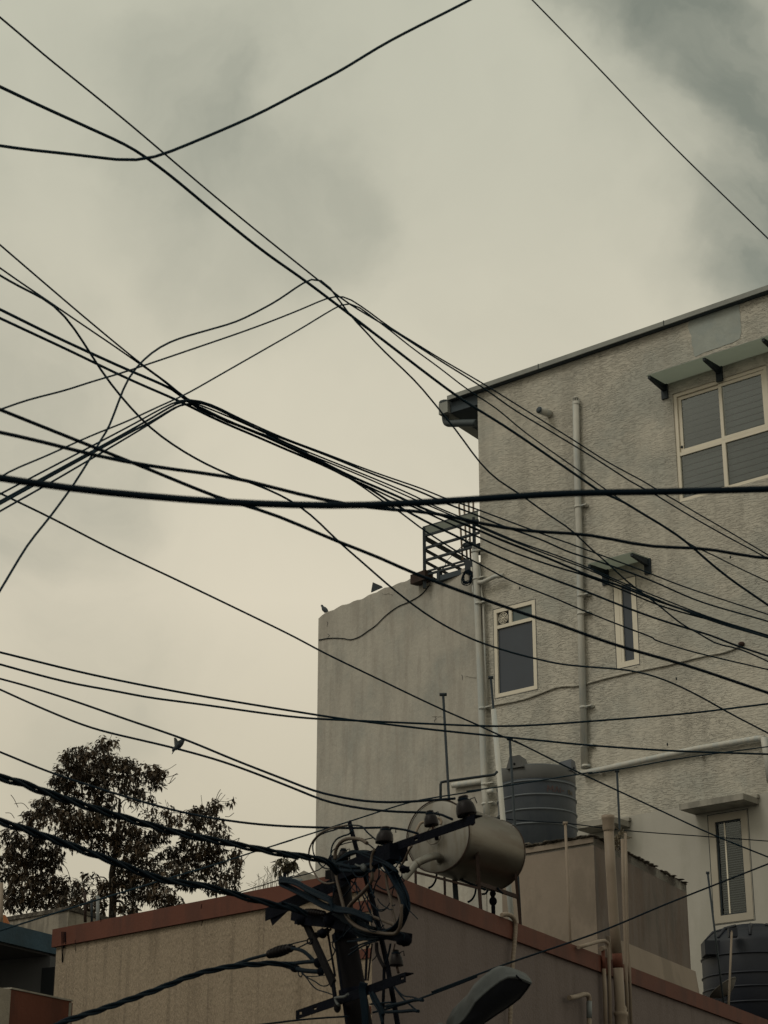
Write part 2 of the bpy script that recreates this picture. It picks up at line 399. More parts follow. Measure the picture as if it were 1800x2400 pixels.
# ================================================================== WHITE BUILDING
W = Plane(at((1126, 1300), 30.0), AZW)      # u runs away to the left, so s is negative towards the right
def rect(P, pts):
    """mean wall rectangle from TL TR BR BL pixels -> s_left, s_right, z0, z1"""
    q = [P.sz(p) for p in cs(pts)]
    return (q[0][0] + q[3][0]) / 2, (q[1][0] + q[2][0]) / 2, (q[2][1] + q[3][1]) / 2, (q[0][1] + q[1][1]) / 2
def wall(P, s0, s1, z0, z1, holes, off=0.0, depth=.12):
    """wall sheet with rectangular holes and reveals; returns MB"""
    ss = sorted({s0, s1, *[h[i] for h in holes for i in (0, 1)]}); zs = sorted({z0, z1, *[h[i] for h in holes for i in (2, 3)]})
    mb = MB()
    for a, b in zip(ss, ss[1:]):
        for d, e_ in zip(zs, zs[1:]):
            ms, mz = (a + b) / 2, (d + e_) / 2
            if any(min(h[0], h[1]) < ms < max(h[0], h[1]) and h[2] < mz < h[3] for h in holes): continue
            mb.face([P.w(a, d, off), P.w(b, d, off), P.w(b, e_, off), P.w(a, e_, off)])
    for h in holes:
        cn = [(h[0], h[2]), (h[1], h[2]), (h[1], h[3]), (h[0], h[3])]
        for i in range(4):
            a, b = cn[i], cn[(i + 1) % 4]
            mb.face([P.w(*a, off), P.w(*b, off), P.w(*b, off - depth), P.w(*a, off - depth)])
    return mb
ztop = W.sz(c('E', 785, 278))[1]
zsm = W.sz(c('I', 900, 425))[1]              # below this line the plaster is smooth
big = rect(W, 'G 912,908 1640,680'.replace('1640,680', '1640,680 1712,1545 968,1745'))
bath = rect(W, 'H 130,545 362,490 380,985 150,1030')
nar = rect(W, 'H 800,390 925,355 940,850 820,865')
low = rect(W, 'I 1270,455 1515,410 1575,1110 1320,1155')
S_R = -6.3
wb = thing('white_building', 'tall white building with rough rippled stucco, slanting grey roof edge and uPVC windows', 'building', W.w(0, 0, 0))
wall(W, 0, S_R, zsm, ztop, [big, bath, nar]).build('wall', M_white, wb)
wall(W, 0, S_R, 0, zsm, [low]).build('wall', M_wsmooth, wb, label='smooth stained plaster of the lower storey')
bk = -W.n
left_wall = MB(); c0 = W.w(0, 0); left_wall.face([c0, c0 + bk * 9, c0 + bk * 9 + Vector((0, 0, ztop)), c0 + Vector((0, 0, ztop))])
c1 = W.w(S_R, 0); left_wall.face([c1, c1 + bk * 9, c1 + bk * 9 + Vector((0, 0, ztop)), c1 + Vector((0, 0, ztop))])
left_wall.face([c0 + bk * 9, c1 + bk * 9, c1 + bk * 9 + Vector((0, 0, ztop)), c0 + bk * 9 + Vector((0, 0, ztop))])
left_wall.build('side_wall', M_white, wb)
# roof slab : fascia in front, soffit underneath, box gutter on the left edge
sL = W.sz(c('E', 560, 320), .10)[0]; zf1 = W.sz(c('E', 785, 207), .12)[1]
slab = MB(); o = W.w(S_R - .1, ztop + .004, .095)
slab.obox(o, W.u * (sL - S_R + .1), bk * 9.3, (0, 0, zf1 - ztop - .02)); slab.build('roof', M_sof2, wb)
fs = MB(); fs.obox(W.w(S_R - .1, ztop + .008, .12), W.u * (sL - S_R + .1), bk * .022, (0, 0, zf1 - ztop)); fs.obox(W.w(sL + .024, ztop + .008, .12), W.u * -.022, bk * 9.3, (0, 0, zf1 - ztop))
fs.build('fascia', M_fascia, wb)
for sx in (-1.35, -3.75):     # joints in the fascia strip
    MB().obox(W.w(sx, ztop + .005, .125), W.u * .012, bk * .006, (0, 0, zf1 - ztop + .01)).build('fascia_joint', M_dkmetal, wb)
gd = Vector((math.sin(R_(34)), math.cos(R_(34)), 0)); gz = W.sz(c('E', 565, 418), .10)[1]
gut = MB(); g0 = W.w(sL + .03, gz, .10)
gut.obox(g0, W.u * .19, gd * 7, (0, 0, .20)); gu = gut.build('gutter', M_fascia, wb)
sf = MB(); sf.box8([W.w(sL + .03, gz + .004, .02), W.w(sL + .03, gz + .004, .02) + gd * 6, W.w(.006, gz + .004, 0) + gd * 6.4, W.w(.006, gz + .004, .0)] + [W.w(sL + .03, ztop, .02), W.w(sL + .03, ztop, .02) + gd * 6, W.w(.006, ztop, 0) + gd * 6.4, W.w(.006, ztop, 0)]); sf.build('eave_soffit', M_sof2, wb)
dp = [W.pt(p, -.05) for p in cs('E 532,405 535,440 530,480')] + [W.pt(p, -.05) for p in cs('E 545,520 580,525 700,522 800,520')]
MB().tube(smooth_pts(dp, 4), .062, 10).build('downpipe', M_dkpipe, gu)
MB().lathe(dp[0] + Vector((0, 0, -.02)), (0, 0, 1), [(0, 0), (.07, 0), (.075, .06), (.11, .13), (.11, .16)], 10).build('outlet', M_dkpipe, gu)

# cement patch
def blob(P, pts, off, thick, jit=0.0, sub=3):
    q = cs(pts); r = []
    for i in range(len(q)):
        a, b = q[i], q[(i + 1) % len(q)]
        for k in range(sub):
            t = k / sub; r.append((a[0] + (b[0] - a[0]) * t + random.uniform(-jit, jit), a[1] + (b[1] - a[1]) * t + random.uniform(-jit, jit)))
    mb = MB(); fr = [P.pt(p, off) for p in r]; mb.face(fr)
    for i in range(len(fr)):
        a, b = fr[i], fr[(i + 1) % len(fr)]; mb.face([a, b, b - P.n * thick, a - P.n * thick])
    return mb
blob(W, 'G 1035,325 1440,205 1445,480 1090,620 1060,480', .006, .004, 2.2, 6).build('cement_patch', M_patch, wb)

# windows ------------------------------------------------------------
def fbox(P, a, b, z0, z1, off, thick):
    """box on a wall between s a..b, z z0..z1, front at off"""
    m = MB(); return m.obox(P.w(a, z0, off - thick), P.u * (b - a), P.n * thick, (0, 0, z1 - z0))
def frame(P, r, wd, off=.012, th=.06, inset=0.0):
    a, b, z0, z1 = r; sg = 1 if b > a else -1; m = MB()
    a += sg * inset; b -= sg * inset; z0 += inset; z1 -= inset
    m.obox(P.w(a, z0, off - th), P.u * (b - a), P.n * th, (0, 0, wd)); m.obox(P.w(a, z1 - wd, off - th), P.u * (b - a), P.n * th, (0, 0, wd))
    m.obox(P.w(a, z0 + wd, off - th), P.u * sg * wd, P.n * th, (0, 0, z1 - z0 - 2 * wd)); m.obox(P.w(b - sg * wd, z0 + wd, off - th), P.u * sg * wd, P.n * th, (0, 0, z1 - z0 - 2 * wd))
    return m
def lerp(a, b, t): return a + (b - a) * t
def void(P, r, off, par):
    fbox(P, r[0], r[1], r[2], r[3], off, .01).build('backing', M_void, par)
def clear_glass():
    m = bpy.data.materials.new('window_glass'); m.use_nodes = True; t = m.node_tree; t.nodes.clear()
    o_ = t.nodes.new('ShaderNodeOutputMaterial'); a = t.nodes.new('ShaderNodeBsdfTransparent'); b = t.nodes.new('ShaderNodeBsdfGlossy'); mx = t.nodes.new('ShaderNodeMixShader')
    a.inputs[0].default_value = (.78, .80, .80, 1); b.inputs['Roughness'].default_value = .06; b.inputs[0].default_value = (.8, .85, .85, 1)
    fr = t.nodes.new('ShaderNodeFresnel'); fr.inputs[0].default_value = 1.5
    t.links.new(fr.outputs[0], mx.inputs[0]); t.links.new(a.outputs[0], mx.inputs[1]); t.links.new(b.outputs[0], mx.inputs[2]); t.links.new(mx.outputs[0], o_.inputs[0]); return m
M_clear = clear_glass()
# big sliding window : two panes over two panes
A, B_, Z0, Z1 = big; sg = -1
fr = frame(W, big, .055, -.02, .07)
zm = lerp(Z0, Z1, .435); mid = lerp(A, B_, .50)
wA, wB = A - .055, B_ + .055
fr.obox(W.w(wA, zm - .03, -.085), W.u * (wB - wA), W.n * .06, (0, 0, .055))
fr.obox(W.w(mid + .03, Z0 + .055, -.085), W.u * -.06, W.n * .062, (0, 0, zm - .03 - Z0 - .055))
win = fr.build('window', M_frame, wb)
for (a, b, z0, z1, of) in ((A - .06, mid - .03, zm + .03, Z1 - .06, -.052), (mid + .03, B_ + .06, zm + .03, Z1 - .06, -.03)):
    frame(W, (a, b, z0, z1), .05, of, .03).build('sash', M_frame, win)
    fbox(W, a - .05, b + .05, z0 + .05, z1 - .05, of - .018, .004).build('pane', M_clear, win)
for (a, b) in ((A - .055, mid + .03), (mid - .03, B_ + .055)):
    fbox(W, a, b, Z0 + .055, zm - .03, -.05, .004).build('pane', M_clear, win)
zz = Z0 + .03
smesh = None
while zz < Z1 - .03:          # rolling shutter slats behind the glass
    for (a, b, mt) in ((A - .01, mid, M_slatd if zz > zm - .05 else M_slat), (mid, B_ + .01, M_slat)):
        q = MB(); q.box8([W.w(a, zz, -.13), W.w(b, zz, -.13), W.w(b, zz, -.15), W.w(a, zz, -.15), W.w(a, zz + .088, -.155), W.w(b, zz + .088, -.155), W.w(b, zz + .088, -.175), W.w(a, zz + .088, -.175)])
        q.build('slat', mt, win)
    zz += .10
void(W, (A, B_, Z0, Z1), -.19, win)
k = W.w(A - .085, zm + .12, -.045); MB().ball(k, .018, .018, .022).build('lock', M_dkmetal, win)
# bathroom window
A, B_, Z0, Z1 = bath
fr = frame(W, bath, .06, .004, .07); zt = lerp(Z0, Z1, .775); mx_ = lerp(A, B_, .40)
fr.obox(W.w(A - .06, zt, -.06), W.u * (B_ - A + .12), W.n * .06, (0, 0, .055)); fr.obox(W.w(mx_ + .028, zt + .055, -.06), W.u * -.056, W.n * .06, (0, 0, Z1 - zt - .115))
win = fr.build('window', M_frame, wb)
fbox(W, A - .06, B_ + .06, Z0 + .06, zt, -.03, .01).build('pane', M_glass, win, label='dark frosted lower pane')
fbox(W, mx_ - .028, B_ + .06, zt + .055, Z1 - .06, -.03, .01).build('pane', M_glass2, win)
fc = W.w(lerp(A - .06, mx_ + .028, .5), lerp(zt + .055, Z1 - .06, .5), -.012); fr_ = min(abs(mx_ + .028 - A + .06), Z1 - zt - .115) * .42
fbox(W, A - .06, mx_ + .028, zt + .055, Z1 - .06, -.04, .01).build('fan_plate', M_dkmetal, win)
fan = MB(); 
for rr in (1.0, .72, .44):
    pts = [fc + W.u * fr_ * rr * math.cos(t_) + Vector((0, 0, 1)) * fr_ * rr * math.sin(t_) for t_ in [2 * math.pi * i / 24 for i in range(25)]]
    fan.tube(pts, .006, 5, False)
for i in range(8):
    t_ = math.pi * i / 4; d_ = W.u * math.cos(t_) + Vector((0, 0, math.sin(t_))); fan.beam(fc + d_ * fr_ * .2, fc + d_ * fr_, .006, .006)
fan.lathe(fc - W.n * .005, W.n, [(fr_ * .2, 0), (fr_ * .2, .012), (0, .014)], 12)
fan.build('exhaust_fan', M_frame, win)
# narrow window
A, B_, Z0, Z1 = nar
fr = frame(W, nar, .085, .0, .06, .0); fr.obox(W.w(A - .085, Z0 + .085, -.06), W.u * -.045, W.n * .055, (0, 0, Z1 - Z0 - .17))
win = fr.build('window', M_frame, wb)
fbox(W, A - .13, B_ + .085, Z0 + .085, Z1 - .085, -.035, .01).build('pane', M_glass, win)
# lower window with venetian blind
A, B_, Z0, Z1 = low
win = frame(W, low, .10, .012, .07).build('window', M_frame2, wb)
frame(W, (A - .10, B_ + .10, Z0 + .10, Z1 - .10), .02, -.01, .04).build('sash', M_dkmetal, win)
fbox(W, A - .12, B_ + .12, Z0 + .12, Z1 - .12, -.03, .004).build('pane', M_clear, win)
bl = MB(); zz = Z0 + .13
while zz < Z1 - .13:
    bl.box8([W.w(A - .12, zz, -.07), W.w(B_ + .12, zz, -.07), W.w(B_ + .12, zz + .012, -.095), W.w(A - .12, zz + .012, -.095), W.w(A - .12, zz + .004, -.07), W.w(B_ + .12, zz + .004, -.07), W.w(B_ + .12, zz + .016, -.095), W.w(A - .12, zz + .016, -.095)]); zz += .032
bl.build('blind', M_slat, win, kind='stuff')
ms = lerp(A, B_, .36); fbox(W, ms, ms - .02, Z0 + .12, Z1 - .12, -.022, .012).build('mullion', M_frame, win)
void(W, (A, B_, Z0, Z1), -.13, win)
# thin dark joint round the narrow window plaster
def outline(P, r, g_, wd, par, nm='plaster_groove'):
    a, b, z0, z1 = r; sg = 1 if b > a else -1
    frame(P, (a - sg * g_, b + sg * g_, z0 - g_, z1 + g_), wd, .003, .004).build(nm, M_dkmetal, par)
outline(W, nar, .012, .009, wb); outline(W, low, .02, .008, wb); outline(W, bath, .015, .006, wb)

# canopies -------------------------------------------------------------
def canopy(fl, fr_, bl_, nbr, name='glass_canopy', label=None):
    """front-left, front-right pixels of the outer edge and back-left on the wall"""
    d = .46
    s0, z0 = W.sz(c(*bl_)); sa = W.sz(c(*fl), d)[0]; sb = W.sz(c(*fr_), d)[0]; zf = W.sz(c(*fl), d)[1]
    m = MB(); m.obox(W.w(sa, zf, d), W.u * (sb - sa), W.w(0, z0, 0.0) - W.w(0, zf, d), (0, 0, .014))
    cn = m.build(name, M_canopy, wb, label=label) if label else m.build(name, M_canopy, wb)
    for t in nbr:
        s_ = lerp(sa, sb, t); q = MB()
        th = .028
        # tapered bracket arm plus wall plate
        for (o0, za, zb) in ((0,0,0),):
            pass
        p = [W.w(s_ + th, z0 - .12, .0), W.w(s_ - th, z0 - .12, .0), W.w(s_ - th, z0 - .002, .0), W.w(s_ + th, z0 - .002, .0)]
        r_ = [W.w(s_ + th * .8, zf - .045, d * .97), W.w(s_ - th * .8, zf - .045, d * .97), W.w(s_ - th * .8, zf - .002, d * .97), W.w(s_ + th * .8, zf - .002, d * .97)]
        q.box8(p + r_)
        q.obox(W.w(s_ + .055, z0 - .24, 0), W.u * -.11, W.n * .03, (0, 0, .24))
        q.build('bracket', M_dkmetal, cn)
    return cn
canopy(('G', 715, 768), ('G', 1950, 370), ('G', 855, 838), (0.012, .37, .74))
canopy(('H', 655, 292), ('H', 905, 222), ('H', 735, 330), (0.03, .97))
def sunshade(tl, tr, wallr, par, th=.085):
    d = .42
    sa, z = W.sz(c(*tl), d); sb = W.sz(c(*tr), d)[0]
    m = MB(); m.obox(W.w(sa, z - th, d), W.u * (sb - sa), -W.n * d, (0, 0, th))
    m.obox(W.w(sa, z, .06), W.u * (sb - sa - .02), -W.n * .06, (0, 0, .05))
    m.build('sunshade', M_conc, par)
sunshade(('I', 1082, 372), ('I', 1497, 305), None, wb)
sunshade(('I', 400, 498), ('I', 660, 442), None, wb)

# pipes on the white wall ----------------------------------------------------
def pipe(P, pts, r, off, m, par, name='pipe', n=12, sm=1):
    q = [P.pt(p, off) for p in cs(pts)]
    if sm > 1: q = smooth_pts(q, sm)
    return MB().tube(q, r, n).build(name, m, par)
def collars(P, pts, r, off, m, par, brk=None):
    for p in cs(pts):
        q = P.pt(p, off); MB().lathe(q + Vector((0, 0, -.02)), (0, 0, 1), [(0, 0), (r * 1.16, 0), (r * 1.16, .035), (0, .035)], 12).build('collar', m, par)
        if brk:
            b = MB(); b.obox(q - P.u * (r + .10) - P.n * off, P.u * .10, P.n * (off + .012), (0, 0, .02)); b.ball(q - P.u * (r + .07) - P.n * (off - .03), .03, .03, .025); b.build('clip', m, par)
dp = pipe(W, 'G 165,985 172,1400 190,1991 H 618,560 640,1425', .053, .075, M_pvc, wb, 'drain_pipe')
collars(W, 'G 183,1785 H 620,465 H 620,565 H 634,1085 H 640,1302', .053, .075, M_pvc, dp, True)
q = W.pt(c('G', 167, 990), .075)
cap = MB().lathe(q, (0, 0, 1), [(.056, 0), (.056, .05), (.05, .05)], 12)
for i in range(8):
    a = i * math.pi / 4; cap.obox(q + Vector((.045 * math.cos(a) - .006, .045 * math.sin(a) - .006, .05)), (.012, 0, 0), (0, .012, 0), (0, 0, .05))
cap.lathe(q + Vector((0, 0, .1)), (0, 0, 1), [(0, 0), (.054, 0), (.04, .03), (0, .04)], 12); cap.build('vent_cap', M_pvc, dp)
hp = pipe(W, 'I 450,172 545,155 800,100 1100,35 1190,14 H 1600,1258 1640,1258', .044, .08, M_pvc, wb, 'horizontal_pipe')
collars(W, 'I 480,125', .06, .075, M_pvc, hp)
pipe(W, 'H 1636,1255 1650,1340 1672,1500', .05, .08, M_pvc, wb, 'drain_pipe')
for p in ('I 1235,75', 'I 590,188'):
    q = W.pt(cs(p)[0], .0); MB().obox(q, -W.u * .04, W.n * .08, (0, 0, .03)).build('clip', M_conc, wb)
pipe(W, 'H 90,1095 110,1078 150,1070 300,1040 400,1005 480,975 540,966 600,965 750,925 900,890 1100,850 1300,800 1430,775 1500,745 1520,735', .016, .018, M_white, wb, 'painted_conduit', 8, 3)
q = W.pt(c('H', 1512, 733), .02); MB().ball(q, .05, .04, .035).build('conduit_stub', M_rust, wb)
# vent stub poking out of the wall
a = W.pt(c('E', 1435, 445)); vs = MB(); vs.tube([a, a + W.n * .30 + Vector((0, 0, -.03))], .06, 16, True); v_ = vs.build('vent_stub', M_pvc, wb)
MB().lathe(a + W.n * .302 + Vector((0, 0, -.03)), W.n, [(0, 0), (.05, .0), (.055, .004), (0, .005)], 16).build('vent_opening', M_sof2, v_)
# bird-picked pits in the stucco: small marks
for p in ('H 280,422', 'H 1150,925', 'H 1450,250', 'H 1100,1290'):
    q = W.pt(cs(p)[0], .002); MB().ball(q, .012, .012, .025, 6, 5).build('pit', M_dkmetal, wb)

# ================================================================== GREY PLASTER BLOCK
G_ = Plane(W.w(0, 0, .012), AZG)
gtop = G_.sz(c('F', 420, 140))[1]
gs1 = G_.sz(c('F', 124, 600))[0]
gb = thing('grey_building', 'plain windowless grey plaster block beside the white building, stained and blotchy', 'building', G_.w(0, 0))
snx = G_.sz((992, 1345))[0]; nd_ = .21
m = MB(); m.face([G_.w(snx, 0), G_.w(gs1, 0), G_.w(gs1, gtop - .06), G_.w(snx, gtop - .06)]); m.face([G_.w(0, 0), G_.w(snx, 0), G_.w(snx, gtop - .06 - nd_), G_.w(0, gtop - .06 - nd_)]); m.face([G_.w(snx, gtop - .06 - nd_), G_.w(snx, gtop, 0), G_.w(snx, gtop, -.2), G_.w(snx, gtop - .06 - nd_, -.2)])
gbk = -G_.n
m.face([G_.w(gs1, 0), G_.w(gs1, 0) + gbk * 6, G_.w(gs1, gtop - .06) + gbk * 6, G_.w(gs1, gtop - .06)])
m.build('wall', M_grey, gb)
m = MB(); prof = []; ns = 40
for i in range(ns):          # slightly uneven rounded parapet top, broken into short lengths
    s0, s1 = gs1 * i / ns, gs1 * (i + 1) / ns
    h0 = .012 * math.sin(i * 1.7) + .01 * math.sin(i * .6); h1 = .012 * math.sin((i + 1) * 1.7) + .01 * math.sin((i + 1) * .6)
    if i == ns - 1: h1 = -.05
    if abs((s0 + s1) / 2) < abs(snx): h0 -= nd_; h1 -= nd_
    elif not prof: prof.append(1); m.build('parapet', M_grey, gb); m = MB()
    a_ = [(0, -.06), (0, 0.0), (-.02, .03)]
    for (o0, z0), (o1, z1) in (((0, -.06), (0, .0)), ((0, 0.), (-.03, .02)), ((-.03, .02), (-.2, .02)), ((-.2, .02), (-.2, -.06))):
        m.face([G_.w(s0, gtop + z0 + (h0 if (z0 > -.05 or h0 < -.1) else 0), o0), G_.w(s1, gtop + z0 + (h1 if (z0 > -.05 or h1 < -.1) else 0), o0), G_.w(s1, gtop + z1 + (h1 if (z1 > -.05 or h1 < -.1) else 0), o1), G_.w(s0, gtop + z1 + (h0 if (z1 > -.05 or h0 < -.1) else 0), o1)])
m.build('parapet', M_grey, gb)
m = MB(); m.obox(G_.w(0, gtop - .5, -.2), G_.u * gs1, gbk * 5.8, (0, 0, .12)); m.build('roof', M_conc, gb)
tag(pipe(G_, 'F 130,415 180,405 230,402 290,405 340,412 400,390 450,355 500,320 560,260 640,200 720,165 800,115 850,55', .008, .012, M_wire, None, 'wall_cable', 6, 4), 'thin dark cable drooping across the top of the grey plaster wall', 'cable')
for p, hz_ in (('F 1080,650', 1), ('F 865,905', 1), ('F 540,110', 1)):
    q = cs(p)[0]; MB().tube(smooth_pts([G_.pt((q[0] + k * 5, q[1] + random.uniform(-2, 2) + k * .8), .003) for k in range(6)], 3), .004, 4).build('crack', M_conc, gb)
for p in ('F 190,295', 'F 195,375', 'F 885,915', 'F 1055,640'):
    q = cs(p)[0]; MB().tube(smooth_pts([G_.pt((q[0] + random.uniform(-3, 3), q[1] + k * 4), .003) for k in range(4)], 3), .004, 4).build('crack', M_dkmetal, gb)
# drain pipe at the junction
dj = thing('corner_drain_pipe', 'white drain pipe with slotted vent cap at the joint of grey and white walls', 'pipe', G_.pt(c('J', 800, 1200), .1))
PJ = Plane(G_.w(0, 0, .02), AZW)
pipe(PJ, 'V 1230,1110 1260,1720 1275,2000 F 1155,120 1175,600 1190,1000 1205,1382 J 790,900 800,1040', .052, .085, M_pvc, dj, 'pipe')
collars(PJ, 'V 1232,1130 V 1258,1720 F 1165,178 F 1190,858 J 785,790 J 788,942', .052, .085, M_pvc, dj, True)
q = PJ.pt(c('V', 1228, 1105), .085); cap = MB()
for i in range(8):
    a = i * math.pi / 4; cap.obox(q + Vector((.043 * math.cos(a) - .006, .043 * math.sin(a) - .006, 0)), (.012, 0, 0), (0, .012, 0), (0, 0, .05))
cap.lathe(q + Vector((0, 0, .05)), (0, 0, 1), [(0, 0), (.05, 0), (.04, .02), (0, .03)], 12); cap.build('vent_cap', M_pvc, dj)
pipe(PJ, 'V 1300,1800 1400,1790 1659,1670 H 190,352', .035, .10, M_pvc, dj, 'branch_pipe')
pipe(PJ, 'V 1155,1470 1185,2000 E 790,2000', .016, .04, M_pvc, dj, 'thin_pipe', 8)
pipe(PJ, 'V 1320,1450 1365,2000 F 1195,170 1205,450 1220,860', .016, .04, M_pvc, dj, 'thin_pipe', 8)
pipe(G_, 'J 535,800 560,795 700,775 775,765', .045, .06, M_pvc, dj, 'elbow_pipe')
pipe(G_, 'J 785,868 800,850 860,838', .04, .06, M_pvc, dj, 'elbow_pipe')

# steel cage and clutter on the grey roof
cgz = lambda p: G_.pt(p, -.25)
GC = Plane(G_.w(0, 0, -.12), AZW)
cage = thing('roof_cage', 'blue-black steel railing cage with glass top strip on the grey parapet', 'railing', GC.pt(c('V', 135, 1650)))
lt = GC.pt(c('V', 135, 790)); lb = GC.pt(c('V', 140, 1680)); ltt = GC.pt(c('V', 108, 610))
def bar(p, q, wd, par, name='rail', m=M_dkmetal, ht=None): return MB().beam(p, q, wd, ht or wd).build(name, m, par)
bar(Vector((lb.x, lb.y, lb.z - .2)), Vector((lb.x, lb.y, ltt.z)), .055, cage, 'post')
rp = GC.pt(c('V', 1205, 520)); bar(Vector((rp.x, rp.y, lb.z)), Vector((rp.x, rp.y, rp.z + .1)), .055, cage, 'post')
a1 = R_(33); su = Vector((math.sin(a1), math.cos(a1), 0))
def sdir(z0, ln, wd): 
    p = Vector((lt.x, lt.y, z0)); bar(p, p + su * ln, wd, cage)
for (y0, x1, y1, wd) in ((1060, 1320, 742, .038), (1325, 1180, 1055, .038), (1570, 1090, 1305, .028), (1640, 1090, 1385, .034)):
    a = GC.pt(c('V', 150, y0)); b = GC.pt(c('V', x1, y1)); b.z = a.z; bar(a, b, wd, cage)
zt_ = GC.sz(c('V', 150, 800))[1]; zb_ = zt_
a = GC.pt(c('V', 120, 800)); b = GC.pt(c('V', 1300, 480)); b.z = a.z; bar(a, b, .035, cage)
a2 = GC.pt(c('V', 110, 605)); b2 = GC.pt(c('V', 1300, 275)); b2.z = a2.z; bar(a2, b2, .02, cage)
MB().obox(a + Vector((0, 0, .02)), b - a, GC.n * .01, (0, 0, a2.z - a.z - .03)).build('glass_strip', M_canopy, cage)
for y0, ln, wd in ((830, 3.2, .058), (1085, 2.6, .04), (1340, 2.0, .038), (1610, 1.6, .036)):
    sdir(GC.sz(c('V', 150, y0))[1], ln, wd)
# dark parts inside the cage: bracket, motor, beam ends
rc = thing('rooftop_machine', 'dark machine housing behind the cage bars above the grey wall', 'machine', GC.pt(c('V', 1050, 1650), -.2))
MB().obox(GC.pt(c('V', 1010, 1610), .14), GC.pt(c('V', 1175, 1575), .14) - GC.pt(c('V', 1010, 1610), .14), -GC.n * .3, (0, 0, .22)).build('body', M_dkmetal, rc)
MB().tube([GC.pt(c('V', 1000, 1000), -.1), GC.pt(c('V', 1190, 980), -.1)], .05, 8).build('arm', M_dkmetal, rc)
MB().obox(GC.pt(c('V', 1245, 1180), -.1), GC.pt(c('V', 1330, 1150), -.1) - GC.pt(c('V', 1245, 1180), -.1), -GC.n * .1, (0, 0, .17)).build('bracket', M_dkmetal, rc)
MB().obox(GC.pt(c('V', 420, 1770), .03), GC.pt(c('V', 1150, 1560), .03) - GC.pt(c('V', 420, 1770), .03), -GC.n * .2, (0, 0, .09)).build('base_beam', M_sof2, rc)
MB().obox(GC.pt(c('V', 400, 1770), .04), GC.u * -.06, -GC.n * .08, (0, 0, .16)).build('foot', M_dkmetal, rc)
be = MB(); p0 = G_.pt(c('L', 328, 1136), .02); be.obox(p0, G_.pt(c('L', 470, 1085), .02) - p0, G_.n * .16, (0, 0, .165))
tag(be.build('beam_end', M_rust), 'dark brown beam end sticking out of the grey wall top under the cage', 'beam')
cl = MB()
for i in range(9):
    ce = GC.pt(c('V', 1060 + random.uniform(-18, 18), 1690 + random.uniform(-20, 20)), .22); r_ = random.uniform(.065, .115); a0 = random.uniform(0, 6)
    cl.tube([ce + GC.u * r_ * math.cos(t_ + a0) * random.uniform(.93, 1.05) + Vector((0, 0, r_ * 1.1 * math.sin(t_ + a0))) + GC.n * .01 * math.sin(3 * t_) for t_ in [2 * math.pi * k_ / 20 * .97 for k_ in range(21)]], .007, 5)
tag(cl.build('cable_coil', M_wire), 'coil of black cable hanging below the rooftop cage beside the drain pipe', 'cable coil')
for i, (x0, x1) in enumerate(((882, 955), (988, 1050), (1088, 1128), (1190, 1200))):
    a = GC.pt(c('V', x0, (110, 60, 20, 20)[i]), -.9); b = GC.pt(c('V', x1 + 8, 1330), -.9)
    tag(MB().tube([b, a], .017, 8).build('roof_post', M_pvct), ('leftmost', 'second from left', 'third from left', 'rightmost')[i] + ' of the four thin pale posts standing behind the roof cage', 'post', 'pale posts behind the roof cage')
MB_ = MB().tube(smooth_pts([GC.pt(p, .02) for p in cs('V 520,1500 560,1480 590,1400 600,1360 740,1210 870,1090 1010,960 1130,830')], 3), .006, 5)
tag(MB_.build('stay_wire', M_wire2), 'thin slanting wire inside the roof cage', 'wire')
# small sign-like sheet on the parapet
sh = MB(); q0 = G_.pt(c('F', 468, 105), -.1); sh.box8([q0, G_.pt(c('F', 545, 75), -.1), G_.pt(c('F', 545, 75), -.12), q0 - G_.n * .02, G_.pt(c('F', 480, 40), -.1), G_.pt(c('F', 540, 66), -.1), G_.pt(c('F', 540, 66), -.12), G_.pt(c('F', 480, 40), -.12)])
tag(sh.build('metal_scrap', M_dkmetal), 'dark triangular metal sheet standing on the grey parapet', 'metal sheet')

# ================================================================== ORANGE HOUSE
cor = at((872, 2080), 14.0)
OL = Plane(cor, AZL); OR = Plane(cor, AZR)
zp = OR.sz(c('D', 900, 545))[1]; bh = .148
zp = (zp + OL.sz(c('C', 900, 1503))[1]) / 2
lE = OL.sz(c('S', 725, 900))[0]; rE = 11.2
oh = thing('orange_house', 'low cream stucco house with brick-red parapet band, corner facing the street', 'house', (cor.x, cor.y, 0))
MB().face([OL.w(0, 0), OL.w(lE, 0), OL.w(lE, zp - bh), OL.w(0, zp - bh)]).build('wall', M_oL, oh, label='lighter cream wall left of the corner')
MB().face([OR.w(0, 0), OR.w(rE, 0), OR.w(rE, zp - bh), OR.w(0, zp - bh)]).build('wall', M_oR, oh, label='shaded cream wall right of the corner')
m = MB(); e0 = OL.w(lE, 0); m.face([e0, e0 + OR.u * 4, e0 + OR.u * 4 + Vector((0, 0, zp - bh)), e0 + Vector((0, 0, zp - bh))]); m.build('end_wall', M_oL, oh)
def band(P, s0, s1, other):
    m = MB()
    m.obox(P.w(s0, zp - bh, .03), P.u * (s1 - s0), -P.n * .18, (0, 0, bh)); return m
